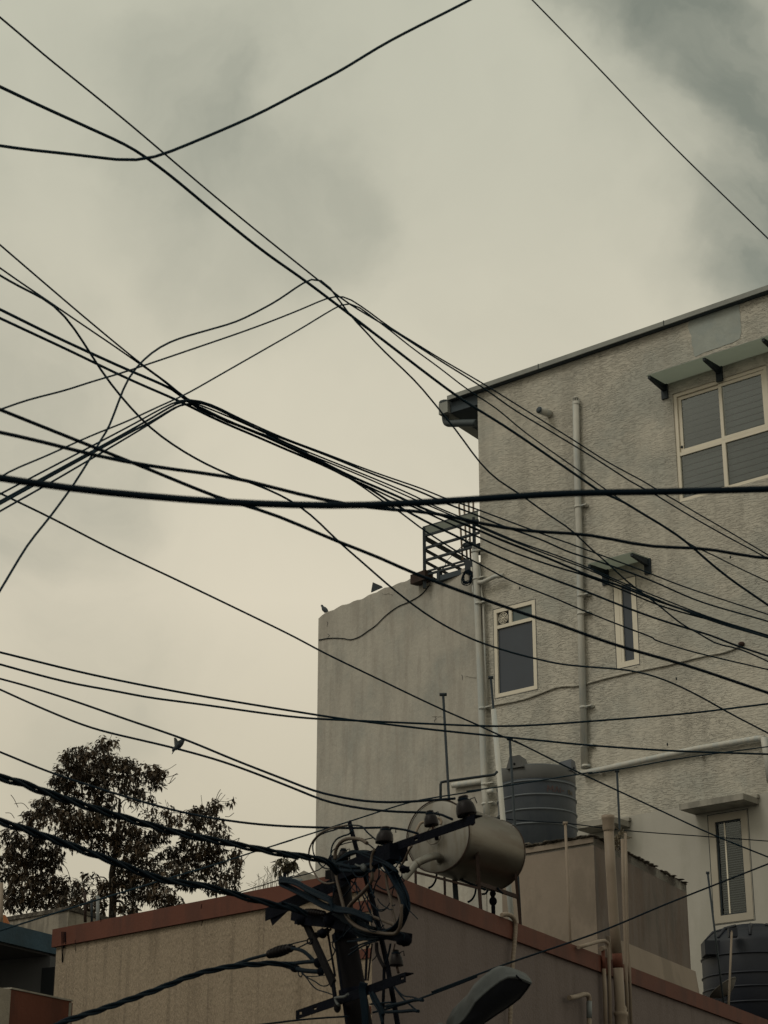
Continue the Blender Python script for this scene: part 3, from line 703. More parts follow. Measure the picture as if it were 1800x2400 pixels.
# mitred band ring in plan
def off_corner(d):   # intersection of both planes offset by d
    A_ = np.array([[OL.n.x, OL.n.y], [OR.n.x, OR.n.y]]); b_ = np.array([OL.n.dot(cor) + d, OR.n.dot(cor) + d]); s_ = np.linalg.solve(A_, b_); return Vector((s_[0], s_[1], 0))
ko, ki = off_corner(.03), off_corner(-.15)
zv = Vector((0, 0, 1))
def prism(base, z0, z1): return MB().box8([p + zv * z0 for p in base] + [p + zv * z1 for p in base])
f2 = lambda v: Vector((v.x, v.y, 0))
prism([ko, f2(OL.w(lE + .03, 0, .03)), f2(OL.w(lE + .03, 0, -.15)), ki], zp - bh, zp).build('parapet_band', M_red, oh)
sg1 = 6.15
sg1 = OR.sz(c('I', 640, 1400))[0]
prism([ko, f2(OR.w(rE, 0, .03)), f2(OR.w(rE, 0, -.15)), ki], zp - bh, zp).build('parapet_band', M_red, oh)
prism([e0 + OL.u * .03 - OL.n * .15, e0 - OL.u * .15 - OL.n * .15, e0 - OL.u * .15 - OL.n * 3, e0 + OL.u * .03 - OL.n * 3], zp - bh, zp).build('parapet_band', M_red, oh)
roofz = zp - .45
m = MB(); rr = [ki, f2(OL.w(lE + .1, 0, -.1)), f2(OL.w(lE + .1, 0, -.1)) + OR.u * 9, f2(OR.w(rE, 0, -.1))]
m.face([p + zv * roofz for p in rr]); m.build('roof', M_rooft, oh)
for (ya, yb) in ((665, 733), (955, 1012), (1300, 1345)):   # red bars on the corner
    za, zb = OL.sz(c('D', 660, ya))[1], OL.sz(c('D', 660, yb))[1]
    MB().obox(OL.w(.005, zb, .012), OL.u * .24, -OL.n * .012, (0, 0, za - zb)).build('corner_stripe', M_red, oh)
dr = [OL.pt(p, .036) for p in cs('S 800,580 802,700 806,790')]
for dx in (0, 18, 36, 50):
    MB().tube([OL.pt(p, .033 if p[1] < 2222 else .004) for p in cs(f'S {800+dx},575 {802+dx},{700+dx%3*10} {805+dx//3},{790 if dx>20 else 970}')], .004, 4).build('drip_stain', M_blk, oh)

for (x0, y0, ln) in ((560, 1560, 90), (1120, 1500, 120), (420, 1700, 60), (1380, 1450, 70)):
    q = c('C', x0, y0); MB().tube(smooth_pts([OL.pt((q[0] + random.uniform(-1.5, 1.5), q[1] - 14 + k * ln * .42 / 5), .032 if q[1] - 14 + k * ln * .42 / 5 < q[1] + 4 else .003) for k in range(6)], 3), .0022, 4).build('crack', M_blk, oh)
# pipes on the right-hand face
op = thing('soil_pipe', 'thick tan drain pipe with socket top, painted red where it crosses the parapet band', 'pipe', OR.pt(c('I', 700, 1797), .09))
pipe(OR, 'I 627,545 640,800 660,1130 680,1340', .047, .10, M_pvct, op)
pipe(OR, 'I 680,1340 684,1385 687,1435', .0475, .10, M_red, op, 'painted_section')
pipe(OR, 'I 687,1435 700,1690 708,1830 715,2000', .047, .10, M_pvct, op)
q = OR.pt(c('I', 626, 545), .10); MB().lathe(q, (0, 0, 1), [(.05, 0), (.056, .02), (.056, .10), (.062, .11), (.062, .14), (.05, .14), (.045, .05)], 16).build('socket', M_pvct, op)
q = OR.pt(c('I', 706, 1750), .10); MB().lathe(q - zv * .03, (0, 0, 1), [(.05, -.1), (.058, -.05), (.058, .03), (.065, .04), (.065, .07), (.052, .075), (.058, .10), (.045, .13)], 16).build('socket', M_pvct, op)
tp = thing('service_pipes', 'group of thin water pipes running down beside the thick tan drain pipe', 'pipes', OR.pt(c('I', 620, 1797), .05))
pipe(OR, 'I 590,1320 595,1440', .018, .05, M_red, tp, 'pipe'); pipe(OR, 'I 595,1440 603,1600 608,1900', .018, .05, M_pvct, tp, 'pipe')
pipe(OR, 'I 430,1300 480,1287 560,1263 600,1258 622,1275 626,1310 630,1440 640,1900', .017, .07, M_pvct, tp, 'pipe', 8)
pipe(OR, 'I 735,560 742,900 750,1300 760,1400 775,1900', .014, .06, M_pvct, tp, 'pipe', 8)
pipe(OR, 'I 715,600 722,900 735,1280 740,1500 755,1900', .016, .08, M_pvct, tp, 'pipe', 8)
pipe(OR, 'I 575,1310 600,1305', .022, .05, M_pvct, tp, 'tee')
ep = thing('overflow_elbow', 'tan elbow pipe with grey lower section coming out of the shaded cream wall', 'pipe', OR.pt(c('I', 500, 1760), .09))
pipe(OR, 'I 370,1628 420,1620 470,1605 495,1615 502,1650', .022, .07, M_pvct, ep, 'elbow', 10, 3)
pipe(OR, 'I 500,1650 500,1760', .024, .07, M_pvcg, ep, 'grey_section'); pipe(OR, 'I 500,1760 500,1900', .021, .07, M_pvct, ep, 'pipe')
# ribbed hose over the parapet
hp_ = [OR.pt(p, .05) for p in cs('D 1470,752 1500,748 1535,765 1552,800 1548,900 1535,1050 1525,1250 1520,1404 1515,1500')]
hp_ = smooth_pts(hp_, 26); tag(MB().tube(hp_, [.017 if i % 4 < 2 else .0195 for i in range(len(hp_))], 8).build('ribbed_hose', M_pvct), 'pale ribbed hose hanging over the red parapet band to the right of the pole', 'hose')

# ================================================================== TANK BLOCK ON THE ROOF
bc = at(c('I', 527, 572), 19.0)
BL = Plane(bc, AZW); BR = Plane(bc, AZR)
zb = bc.z
bl = BL.sz(c('J', 915, 1500))[0]; br = BR.sz(c('I', 1135, 1000))[0]
tb = thing('rooftop_block', 'tan plastered masonry block on the roof carrying the grey-blue water tank, mossy top edge', 'masonry block', (bc.x, bc.y, roofz))
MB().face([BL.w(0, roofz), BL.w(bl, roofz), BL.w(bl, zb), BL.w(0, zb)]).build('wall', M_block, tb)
# right face carries on as a rough-topped wall
m = MB(); prev = None
nn = 26
for i in range(nn + 1):
    s_ = br * i / nn; h = zb + random.uniform(-.012, .012) - (.02 if i % 5 == 0 else 0)
    if prev: m.face([BR.w(prev[0], roofz), BR.w(s_, roofz), BR.w(s_, h), BR.w(prev[0], prev[1])])
    prev = (s_, h)
m.build('wall', M_blockR, tb, label='darker streaked face turned to the right')
m = MB(); p_ = [f2(bc), f2(BL.w(bl, 0)), f2(BL.w(bl, 0)) + BR.u * br, f2(BR.w(br, 0))]
m.box8([q + zv * (zb - .1) for q in p_[:1] + p_[1:]] + [q + zv * (zb - .015) for q in p_]); m.build('slab', M_conc, tb)
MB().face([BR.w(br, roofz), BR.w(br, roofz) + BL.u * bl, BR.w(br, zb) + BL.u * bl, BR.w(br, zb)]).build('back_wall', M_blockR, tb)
cr_ = MB()
for P, ln in ((BL, bl), (BR, br)):
    n_ = 150
    for i in range(n_):
        s_ = ln * (i + random.random()) / n_
        hgt = random.uniform(.004, .014); wd = random.uniform(.015, .06)
        q = P.w(s_, zb + random.uniform(-.012, .006), random.uniform(-.06, .012)); cr_.ball(q, wd, wd, hgt, 6, 4)
cr_.build('moss_edge', M_crust, tb, kind='stuff')
# white drip line under the crust on the left face, plinth below
MB().obox(BL.w(.0, zb - .075, .015), BL.u * bl, -BL.n * .015, (0, 0, .05)).build('cornice', M_block, tb)
pl = MB(); zpl = BR.sz(c('I', 900, 1345))[1]
q0, q1 = .25, br + .06
pl.box8([BR.w(q0, roofz, .12), BR.w(q1 + .06, roofz, .12), BR.w(q1 + .06, roofz, 0), BR.w(q0, roofz, 0), BR.w(q0, zpl, .03), BR.w(q1, zpl, .03), BR.w(q1, zpl, -.02), BR.w(q0, zpl, -.02)])
pl.build('plinth', M_block, tb)

# blue-grey plastic tank
tc_ = at(c('J', 1195, 1165), 20.0); tc_.z = zb
rt = 92 / pxm(20.0)
def lid(o, r, h, m, par):
    mb = MB(); mb.lathe(o + zv * h, (0, 0, 1), [(r * .99, 0), (r * .97, .012), (r * .80, .04), (r * .5, .055), (r * .34, .06), (r * .34, .085), (r * .30, .09), (0, .095)], 32)
    return mb.build('lid', m, par)
tk = thing('water_tank', 'grey-blue ribbed plastic water tank standing on the rooftop block', 'water tank', tc_)
H_ = .80 * (at(c('J', 1195, 640), 20.0).z - zb)
H_ = at(c('J', 1195, 640), 20.0 - rt).z - zb
MB().lathe(tc_, (0, 0, 1), [(0, 0), (rt * .97, 0), (rt, .02), (rt, H_), (rt * .99, H_ + .01)], 48).build('body', M_tank, tk)
for i, yy in enumerate((755, 862, 975, 1085)):
    z_ = at(c('J', 1195, yy - 4), 20.0 - rt).z; MB().lathe(Vector((tc_.x, tc_.y, z_ - .02)), (0, 0, 1), [(rt, 0), (rt + .012, .006), (rt + .012, .016), (rt, .022)], 48).build('rib', M_tankrib, tk)
MB().lathe(Vector((tc_.x, tc_.y, tc_.z + H_ - .03)), (0, 0, 1), [(rt, -.10), (rt + .004, -.09), (rt + .004, .03), (rt, .035)], 48).build('top_band', M_tanktop, tk)
lid(tc_, rt, H_ + .0, M_tanktop, tk)
for (sx, sy) in ((-.56, -.80), (.86, -.38), (-.80, .5), (.35, .9)):        # raised square lugs round the rim
    q = tc_ + Vector((sx * rt, sy * rt, H_ - .015)); lg = MB(); dr_ = Vector((sx, sy, 0)).normalized(); tn = Vector((-dr_.y, dr_.x, 0))
    if tn.x < 0: tn = -tn
    w0, w1, hh = .10, .06, .125
    lg.box8([q - tn * w0 + dr_ * .035, q + tn * w0 + dr_ * .035, q + tn * w0 - dr_ * .10, q - tn * w0 - dr_ * .10, q - tn * w1 + dr_ * .03 + zv * hh, q + tn * w1 + dr_ * .03 + zv * hh, q + tn * w1 - dr_ * .10 + zv * (hh - .02), q - tn * w1 - dr_ * .10 + zv * (hh - .02)])
    lg.build('lug', M_tanktop if sx < 0 else M_tank, tk)
    MB().lathe(q + dr_ * .036 + zv * .04, dr_, [(0, 0), (.013, 0), (.013, .004), (0, .004)], 10).build('lug_hole', M_void, tk)
for (dx, a_) in ((-.10, 0), (.16, .3)):
    MB().ball(tc_ + Vector((dx, -.22, H_ + .012)), .13, .08, .04).build('lid_bulge', M_tanktop, tk)
# faded lettering remains on the tank, curved round the wall of the tank
M_letr = mat('faded_red', (.075, .050, .052), .8); M_lety = mat('faded_yellow', (.095, .080, .052), .8)
def tank_stroke(mb, pts, wd):
    """strokes in (metres along the wall, height) from the tank front"""
    for (x0, y0), (x1, y1) in zip(pts, pts[1:]):
        L2 = math.hypot(x1 - x0, y1 - y0); nx, ny = -(y1 - y0) / L2 * wd / 2, (x1 - x0) / L2 * wd / 2
        f = lambda x, y: Vector((tc_.x + (rt + .004) * math.sin(x / rt), tc_.y - (rt + .004) * math.cos(x / rt), y))
        mb.face([f(x0 + nx, y0 + ny), f(x0 - nx, y0 - ny), f(x1 - nx, y1 - ny), f(x1 + nx, y1 + ny)])
zt_l = at(c('J', 1280, 830), 20.0 - rt).z; xl = rt * math.asin(min(.9, (at(c('J', 1245, 830), 20.0).x - tc_.x) / rt)); u_ = .032
lm = MB()
for ch in ([(0, 0), (.2, 2), (1, .6), (1.8, 2), (2, 0)], [(2.6, 0), (3.3, 1.9), (4.0, 0)], [(4.6, 1.6), (4.6, 0)], [(5.2, .8), (6.1, .8)]): tank_stroke(lm, [(xl + a * u_, zt_l + b * u_ - .02) for a, b in ch], .012)
lm.build('faded_letters', M_letr, tk)
lm = MB()
for ch in ([(8.6, 0), (8.6, 1.4), (9.5, 1.4), (9.5, 0)], [(10.1, 0), (10.6, 1.3), (11.1, 0)]): tank_stroke(lm, [(xl + a * u_ * .95, zt_l + b * u_ - .02) for a, b in ch], .011)
lm.build('faded_letters', M_lety, tk)

# ================================================================== STEEL TANK ON STAND
a_ax = R_(33); ax = Vector((math.sin(a_ax), math.cos(a_ax), 0))
s0_ = at(c('J', 420, 1192), 17.0); rs = 86 / (F_PX / ((s0_ - EYE).dot(Vector((0, CT, ST)))))
stt = thing('steel_water_tank', 'horizontal stainless steel drum tank on a rusty stand above the red parapet', 'water tank', Vector((s0_.x, s0_.y, roofz)))
LN = 1.0
MB().lathe(s0_, ax, [(rs * .985, .004), (rs, .02), (rs * 1.008, .03), (rs, .045), (rs, LN - .05), (rs * 1.01, LN - .035), (rs, LN - .02), (rs * .93, LN + .03), (rs * .6, LN + .07), (0, LN + .08)], 64).build('shell', M_steel, stt)
MB().lathe(s0_, ax, [(0, -.018), (rs * .5, -.014), (rs * .9, -.004), (rs * .985, .004)], 64).build('end_disc', M_steelend, stt)
side = ax.cross(zv).normalized()
MB().tube([s0_ - ax * .004 + side * rs * 1.0 * math.cos(t_) + zv * rs * 1.0 * math.sin(t_) for t_ in [2 * math.pi * i / 64 for i in range(65)]], .006, 6, False).build('rim', M_rust, stt)
MB().tube([s0_ + ax * (LN - .03) + side * rs * 1.008 * math.cos(t_) + zv * rs * 1.008 * math.sin(t_) for t_ in [2 * math.pi * i / 64 for i in range(65)]], .005, 6, False).build('rim', M_rust, stt)            # to the right seen from the camera
fcen = s0_ - ax * .02
hub = at(c('J', 388, 1190), 16.98)
mh = MB(); rng_ = [hub - ax * .01 + side * .075 * math.cos(t_) + zv * .075 * math.sin(t_) for t_ in [2 * math.pi * i / 32 for i in range(33)]]; mh.tube(rng_, .005, 6, False); mh.build('manhole_ring', M_steel, stt)
MB().lathe(hub - ax * .012, -ax, [(.02, 0), (.02, .05), (.028, .05), (.028, .07), (0, .07)], 12).build('boss', M_steel, stt)
inl = [at(p, 16.85) for p in cs('J 385,1150 330,1088 290,1090 262,1130 240,1185 205,1270 160,1370 120,1440')]
MB().tube(smooth_pts(inl, 5), .012, 8).build('inlet_pipe', M_pvct, stt)
MB().tube(smooth_pts([at(p, 16.9) for p in cs('J 395,1060 430,1055 445,1080 440,1105')], 4), .012, 8).build('inlet_pipe', M_pvct, stt)
ou = [at(p, y) for p, y in zip(cs('J 440,1385 425,1352 380,1352 320,1372 250,1410 200,1470 165,1510 100,1590'), (17.0, 16.9, 16.8, 16.72, 16.68, 16.65, 16.62, 16.55))]
MB().tube(smooth_pts(ou, 5), .034, 14).build('outlet_pipe', M_steelend, stt)
q = ou[0]; MB().lathe(q, -ax, [(.05, -.02), (.05, .015), (.034, .02)], 16).build('flange', M_steelend, stt)
q = ou[4]; MB().lathe(q - (ou[4] - ou[3]).normalized() * .01, (ou[5] - ou[3]), [(.034, 0), (.037, .002), (.037, .014), (.034, .016)], 14).build('seam', M_steel, stt)
zl = roofz
for nm, a, b, Y0, wd in (('leg', (715, 1225), (752, 1760), 17.02, .030), ('leg', (1012, 1365), (1055, 1825), 17.65, .024), ('leg', (245, 1440), (247, 1560), 17.1, .022), ('leg', (470, 1500), (474, 1640), 17.8, .022), ('leg', (548, 1500), (560, 1680), 17.5, .045)):
    p0, p1 = at(c('J', *a), Y0), at(c('J', *b), Y0); d = (p1 - p0); p1 = p0 + d * ((zl - p0.z) / d.z)
    MB().beam(p0, p1, wd, wd, (0, 1, 0)).build(nm, M_rust if wd < .04 else M_dkmetal, stt)
MB().beam(at(c('J', 720, 1555), 17.0), at(c('J', 1038, 1665), 17.66), .02, .035).build('stand_rail', M_rust, stt)
MB().beam(at(c('J', 250, 1475), 17.0), at(c('J', 740, 1600), 17.0), .012, .02).build('stand_rail', M_rust, stt)
vl = MB(); vp = [at(c('J', 843, 1605), 17.4), at(c('J', 848, 1700), 17.4), at(c('J', 857, 1800), 17.4)]; vp[-1].z = zl; vl.tube(vp, .018, 8); vl.ball(at(c('J', 848, 1700), 17.4), .035, .03, .04); vl.ball(at(c('J', 846, 1640), 17.4), .028, .028, .03); vl.build('valve_pipe', M_blk, stt)
for pts in ('J 410,1490 400,1540 375,1580 345,1598', 'J 715,1600 705,1650 680,1690 650,1708', 'J 560,1500 600,1530 700,1575 790,1612', 'J 810,1610 790,1640 760,1645', 'J 880,1595 905,1625 925,1640'):
    MB().tube(smooth_pts([at(p, 17.3) for p in cs(pts)], 4), .010, 6).build('hose', M_wire, stt)

# ================================================================== POSTS ON THE ROOF
def tpost(a, b, Y, r, m, label, capw=.05, floor=None, parts=None):
    p0, p1 = at(c(*a), Y), at(c(*b), Y); d = p1 - p0; f = roofz if floor is None else floor
    p1 = p0 + d * max(1.0, (f - p0.z) / d.z)
    t = thing('roof_pole', label, 'pole', p1, 'thin poles on the roof')
    MB().tube([p1, p0], r, 10).build('shaft', m, t)
    MB().tube([p0 - Vector((capw, 0, 0)), p0 + Vector((capw, 0, 0))], r * 1.35, 8).build('tee_cap', m, t)
    if parts:
        for (u0, u1, r2, m2, nm) in parts: MB().tube([p0.lerp(p1, u0), p0.lerp(p1, u1)], r2, 12).build(nm, m2, t)
    return t
tpost(('J', 460, 92), ('J', 505, 905), 18.2, .0125, M_dkmetal, 'tallest dark steel pole with tee cap, rising behind the steel drum tank', .035)
tpost(('F', 1245, 658), ('J', 925, 1060), 18.6, .012, M_dkmetal, 'tall pole with black top sleeved in a white plastic pipe', .025, parts=[(.10, 1.0, .026, M_pvc, 'sleeve'), (.44, .45, .029, M_pvct, 'joint')])
tpost(('J', 978, 435), ('J', 1018, 1125), 19.0, .0135, M_dkmetal, 'dark steel pole with tee cap standing in front of the grey-blue tank', .03)
tpost(('I', 680, 158), ('I', 698, 540), 20.2, .012, M_dkmetal, 'dark steel pole with tee cap between the tank and the lower window', .022)
tpost(('I', 1268, 818), ('I', 1355, 1530), 21.8, .0115, M_dkmetal, 'leaning dark pole with round cap beside the black tank at the right', .018)
tpost(('I', 345, 497), ('I', 377, 1245), 18.75, .013, M_pvct, 'tan pipe with small tee cap against the front of the rooftop block', .022)
tpost(('I', 1424, 1200), ('I', 1405, 1650), 22.2, .012, M_pvct, 'short pale pipe with rounded top in front of the black tank', .002)
rl = MB().tube(smooth_pts([at(p, 18.25) for p in cs('J 440,1000 440,790 446,775 465,770 860,715 882,690')], 1), .013, 8)
tag(rl.build('pipe_rail', M_dkmetal), 'dark bent pipe rail between the first roof pole and the grey-blue tank', 'rail')
# straw nest by the thick pipe top
ns_ = MB()
for i in range(60):
    p = at(c('I', random.gauss(690, 14), random.gauss(600, 26)), 18.6); d = Vector((random.uniform(-1, 1), random.uniform(-.6, .6), random.uniform(-1.2, .4))).normalized() * random.uniform(.04, .13)
    ns_.tube([p, p + d * .5 + Vector((0, 0, -.01)), p + d], .0035, 4)
tag(ns_.build('straw_nest', mat('dry_straw', (.13, .105, .07), .95, .4, 30)), 'tuft of dry straw and twigs lodged between the drain pipe and the block', 'straw')
for (px_, py_, r_) in ((1170, 1190, .03), (1150, 1185, .022), (1060, 1185, .035), (1020, 1170, .04), (1085, 1200, .03)):
    pass
db = MB(); 
for i in range(22):
    p = at(c('J', random.uniform(1000, 1200), random.uniform(1165, 1195)), 19.55); p.z = zb + .015; db.ball(p, random.uniform(.015, .05), .03, random.uniform(.012, .03), 6, 5)
tag(db.build('rubble', M_crust, kind='stuff'), 'dark mossy rubble at the foot of the grey-blue tank', 'rubble')

# ================================================================== BLACK TANK AND DISH, RIGHT
t2 = at(c('I', 1600, 1500), 23.8); r2 = 118 / pxm(23.8); t2.x = at(c('I', 1575, 1500), 23.8).x; t2.z = roofz - .2
bt = thing('black_water_tank', 'black ribbed plastic water tank half hidden by the parapet at the right edge', 'water tank', t2)
zr = at(c('I', 1500, 1300), 23.8).z - t2.z
MB().lathe(t2, (0, 0, 1), [(0, 0), (r2, 0), (r2, zr), (r2 * .97, zr + .04), (r2 * .78, zr + .15), (r2 * .45, zr + .20), (r2 * .42, zr + .24), (0, zr + .25)], 48).build('body', M_tankb, bt)
for yy in (1325, 1450, 1540, 1640):
    z_ = at(c('I', 1500, yy), 23.8 - r2).z; MB().lathe(Vector((t2.x, t2.y, z_ - .02)), (0, 0, 1), [(r2, 0), (r2 + .014, .006), (r2 + .014, .018), (r2, .026)], 48).build('rib', M_tankb, bt)
for k_ in range(9):
    a = k_ * 2 * math.pi / 9 + .3; d = Vector((math.cos(a), math.sin(a), 0))
    MB().tube([t2 + d * r2 * .95 + zv * (zr + .05), t2 + d * r2 * .76 + zv * (zr + .175), t2 + d * r2 * .46 + zv * (zr + .225)], .02, 6).build('lid_rib', M_tankb, bt)
q = at(c('I', 1253, 1345), 23.4); MB().obox(q, (.30, 0, 0), (0, .3, 0), (0, 0, at(c('I', 1253, 1255), 23.4).z - q.z)).build('base_box', M_tankb, bt)
MB().obox(at(c('I', 1408, 1230), 23.1), (.10, 0, 0), (0, .1, 0), (0, 0, .10)).build('lug', M_tankb, bt)
dc = at(c('I', 1365, 1560), 22.6); dn = Vector((.62, -.35, .52)).normalized(); dd = MB()
dn = Vector((-.52, .20, .80)).normalized(); R0 = .18
prof_ = [(R0 * i / 10, -.09 * (1 - (i / 10) ** 2)) for i in range(11)]
dd.lathe(dc, dn, prof_ + [(R0 + .006, 0), (R0 + .006, -.008)] + [(R0 * i / 10, -.09 * (1 - (i / 10) ** 2) - .008) for i in range(10, -1, -1)], 32)
ds = thing('satellite_dish', 'dull satellite dish seen from behind its rim beside the black tank', 'satellite dish', Vector((dc.x, dc.y, roofz)))
dd.build('reflector', M_dish, ds); MB().tube([Vector((dc.x + .03, dc.y + .05, roofz)), dc - dn * .1], .018, 8).build('mast', M_dkmetal, ds)

# ================================================================== LEFT SIDE: teal slab house, grey parapet house, red wall
tq = at(c('S', 715, 625), 17.6); TP = Plane(tq, AZR)
zt1 = TP.sz(c('S', 360, 533))[1]; zt0 = TP.sz(c('S', 360, 780))[1]
ta, tz = TP.sz(c('S', -700, 300))[0], TP.sz(c('S', 900, 600))[0]
th_ = thing('teal_house', 'house at the left edge with a teal painted roof slab and dark recess under it', 'house', Vector((TP.w(ta, 0).x, TP.w(ta, 0).y, 0)))
MB().obox(TP.w(ta, zt0, 0), TP.u * (tz - ta), -TP.n * 3.0, (0, 0, zt1 - zt0)).build('roof_slab', M_teal, th_)
MB().obox(TP.w(ta + .02, zt0 - .02, -.03), TP.u * (tz - ta - .04), -TP.n * 2.9, (0, 0, .018)).build('soffit', M_soffit, th_)
wr_ = TP.w(tz - .25, 0, -.01)
MB().obox(wr_, -TP.n * 5, TP.u * .2, (0, 0, zt0 - .022)).build('wall', M_recess, th_)
TW = Plane(wr_ - TP.u * .001, AZR + 90); sD0 = TW.sz(c('S', 560, 1200))[0]; sD1 = TW.sz(c('S', 720, 1200))[0]
MB().obox(TW.w(sD0, 0, 0), TW.u * (sD1 - sD0), TW.n * .03, (0, 0, TW.sz(c('S', 620, 1045))[1])).build('door', M_void, th_)

gpc = at(c('S', 890, 300), 24.0); GL = Plane(gpc, AZW); GR = Plane(gpc, AZR)
gl_ = GL.sz(c('S', 60, 470))[0]; gr_ = GR.sz(c('S', 1500, 440))[0]
gh = thing('parapet_house', 'weathered grey parapet corner behind the teal slab, under the tree', 'house', (gpc.x, gpc.y, 0))
MB().face([GL.w(0, 0), GL.w(gl_, 0), GL.w(gl_, gpc.z), GL.w(0, gpc.z)]).build('wall', M_gparap, gh)
MB().face([GR.w(0, 0), GR.w(gr_, 0), GR.w(gr_, gpc.z), GR.w(0, gpc.z)]).build('wall', M_gparap, gh)
cp = MB(); cp.obox(GL.w(-.02, gpc.z, .02), GL.u * (gl_ + .04), -GL.n * .16, (0, 0, .05)); cp.obox(GR.w(.02, gpc.z - .002, .021), GR.u * gr_, -GR.n * .16, (0, 0, .051)); cp.build('coping', M_crust, gh)
for i, (x0, y0, x1, y1, m_) in enumerate(((1100, 60, 1105, 330, M_rust), (1186, 150, 1190, 350, M_dkmetal), (1268, 110, 1265, 470, M_pvcg))):
    p0, p1 = at(c('S', x0, y0), 22.8), at(c('S', x1, y1 + 120), 22.8)
    tag(MB().tube([p1, p0], (.018, .014, .02)[i], 8).build('thin_pole', m_), ('rusty thin pole standing left of the others in front of the tree', 'dark thin pole in the middle of three before the tree', 'grey thin pole nearest the red parapet, before the tree')[i], 'pole', 'thin poles before the tree')
lp = thing('pale_post', 'pale post with orange painted foot at the left picture edge', 'post', at(c('S', 12, 600), 21.5))
MB().tube([at(c('S', 14, 520), 21.5), at(c('S', 14, 320), 21.5), at(c('S', 18, -60), 21.5)], .022, 8).build('shaft', M_pvct, lp)
q = at(c('S', 35, 520), 22); MB().box8([q, q + Vector((.09, 0, 0)), q + Vector((.09, .1, 0)), q + Vector((0, .1, 0)), q + Vector((-.02, 0, .14)), q + Vector((.015, 0, .14)), q + Vector((.015, .1, .14)), q + Vector((-.02, .1, .14))]).build('foot', M_terra, lp)
MB().beam(at(c('S', 0, 262), 21.5), at(c('S', 26, 268), 21.5), .02, .02).build('clamp', M_blk, lp)

rq = at(c('S', 925, 1488), 15.5); RP = Plane(rq, AZR); zr1 = RP.sz(c('S', 500, 1392))[1]
sB, sC = RP.sz(c('S', 125, 1400))[0], RP.sz(c('S', -500, 1300))[0]
rw = thing('red_wall', 'low boundary wall at lower left, painted brick red with pale coping', 'wall', (rq.x, rq.y, 0))
MB().obox(RP.w(0, 0), RP.u * sB, -RP.n * .2, (0, 0, zr1)).build('red_section', M_red, rw)
MB().obox(RP.w(sB, 0, .01), RP.u * (sC - sB), -RP.n * .21, (0, 0, zr1 - .006)).build('plain_section', M_gparap, rw)
MB().obox(RP.w(.006, zr1 + .001, .008), RP.u * (sB + .0), -RP.n * .21, (0, 0, .012)).build('coping', M_conc, rw)
MB().obox(RP.w(.0, 0, .006), RP.u * -.03, -RP.n * .02, (0, 0, zr1 - .01)).build('edge_strip', M_conc, rw)
MB().obox(RP.w(.002, 0, -.02), RP.u * .045, -RP.n * .18, (0, 0, zr1 - .004)).build('end_face', M_red, rw)

# small things behind the left parapet
q = at(c('Q', 300, 735), 19.5); tag(MB().tube([q - Vector((.09, 0, 0)), q + Vector((.08, .02, -.01))], .05, 12).build('pipe_end', M_pvcg), 'short grey pipe lying on the roof behind the pole', 'pipe')
q = at(c('Q', 420, 740), 20.5); rg = MB(); rg.box8([q + Vector((-.22, 0, -.3)), q + Vector((.25, 0, -.3)), q + Vector((.25, .6, -.3)), q + Vector((-.22, .6, -.3)), q + Vector((-.22, 0, 0)), q + Vector((.25, 0, .0)), q + Vector((.25, .6, .0)), q + Vector((-.22, .6, 0))])
rg.face([q + Vector((-.24, 0, 0)), q + Vector((.27, 0, 0)), q + Vector((-.02, 0, .13))]); rg.face([q + Vector((-.24, 0, 0)), q + Vector((-.02, 0, .13)), q + Vector((-.02, .6, .13)), q + Vector((-.24, .6, 0))]); rg.face([q + Vector((.27, 0, 0)), q + Vector((-.02, 0, .13)), q + Vector((-.02, .6, .13)), q + Vector((.27, .6, 0))])
tag(rg.build('roof_vent', M_conc), 'small grey gabled roof vent just left of the pole top', 'roof vent')

# ================================================================== TREES
def leaves(mb_v, mb_f, o, n, ln, spread, droop=.6):
    for i in range(n):
        a = random.uniform(0, 2 * math.pi); el = random.uniform(-1.2, .5) - droop * .3
        d = Vector((math.cos(a) * math.cos(el), math.sin(a) * math.cos(el), math.sin(el))); l_ = ln * random.uniform(.6, 1.25)
        s_ = d.cross(Vector((random.uniform(-.5, .5), random.uniform(-.5, .5), 1))).normalized() * l_ * random.uniform(.16, .24)
        b = o + Vector((random.gauss(0, spread), random.gauss(0, spread), random.gauss(0, spread)))
        m1 = b + d * l_ * .45 + Vector((0, 0, -.03 * l_)); tip = b + d * l_ + Vector((0, 0, -droop * l_ * .35)); k_ = len(mb_v)
        mb_v += [b, m1 - s_, m1 + s_, tip]; mb_f += [(k_, k_ + 1, k_ + 3), (k_, k_ + 3, k_ + 2)]
TY = 45.0
tr = thing('tree', 'large dark leafy tree with brownish foliage rising behind the low roofs at the left', 'tree', Vector((at(c('C', 630, 1560), TY).x, TY, 0)))
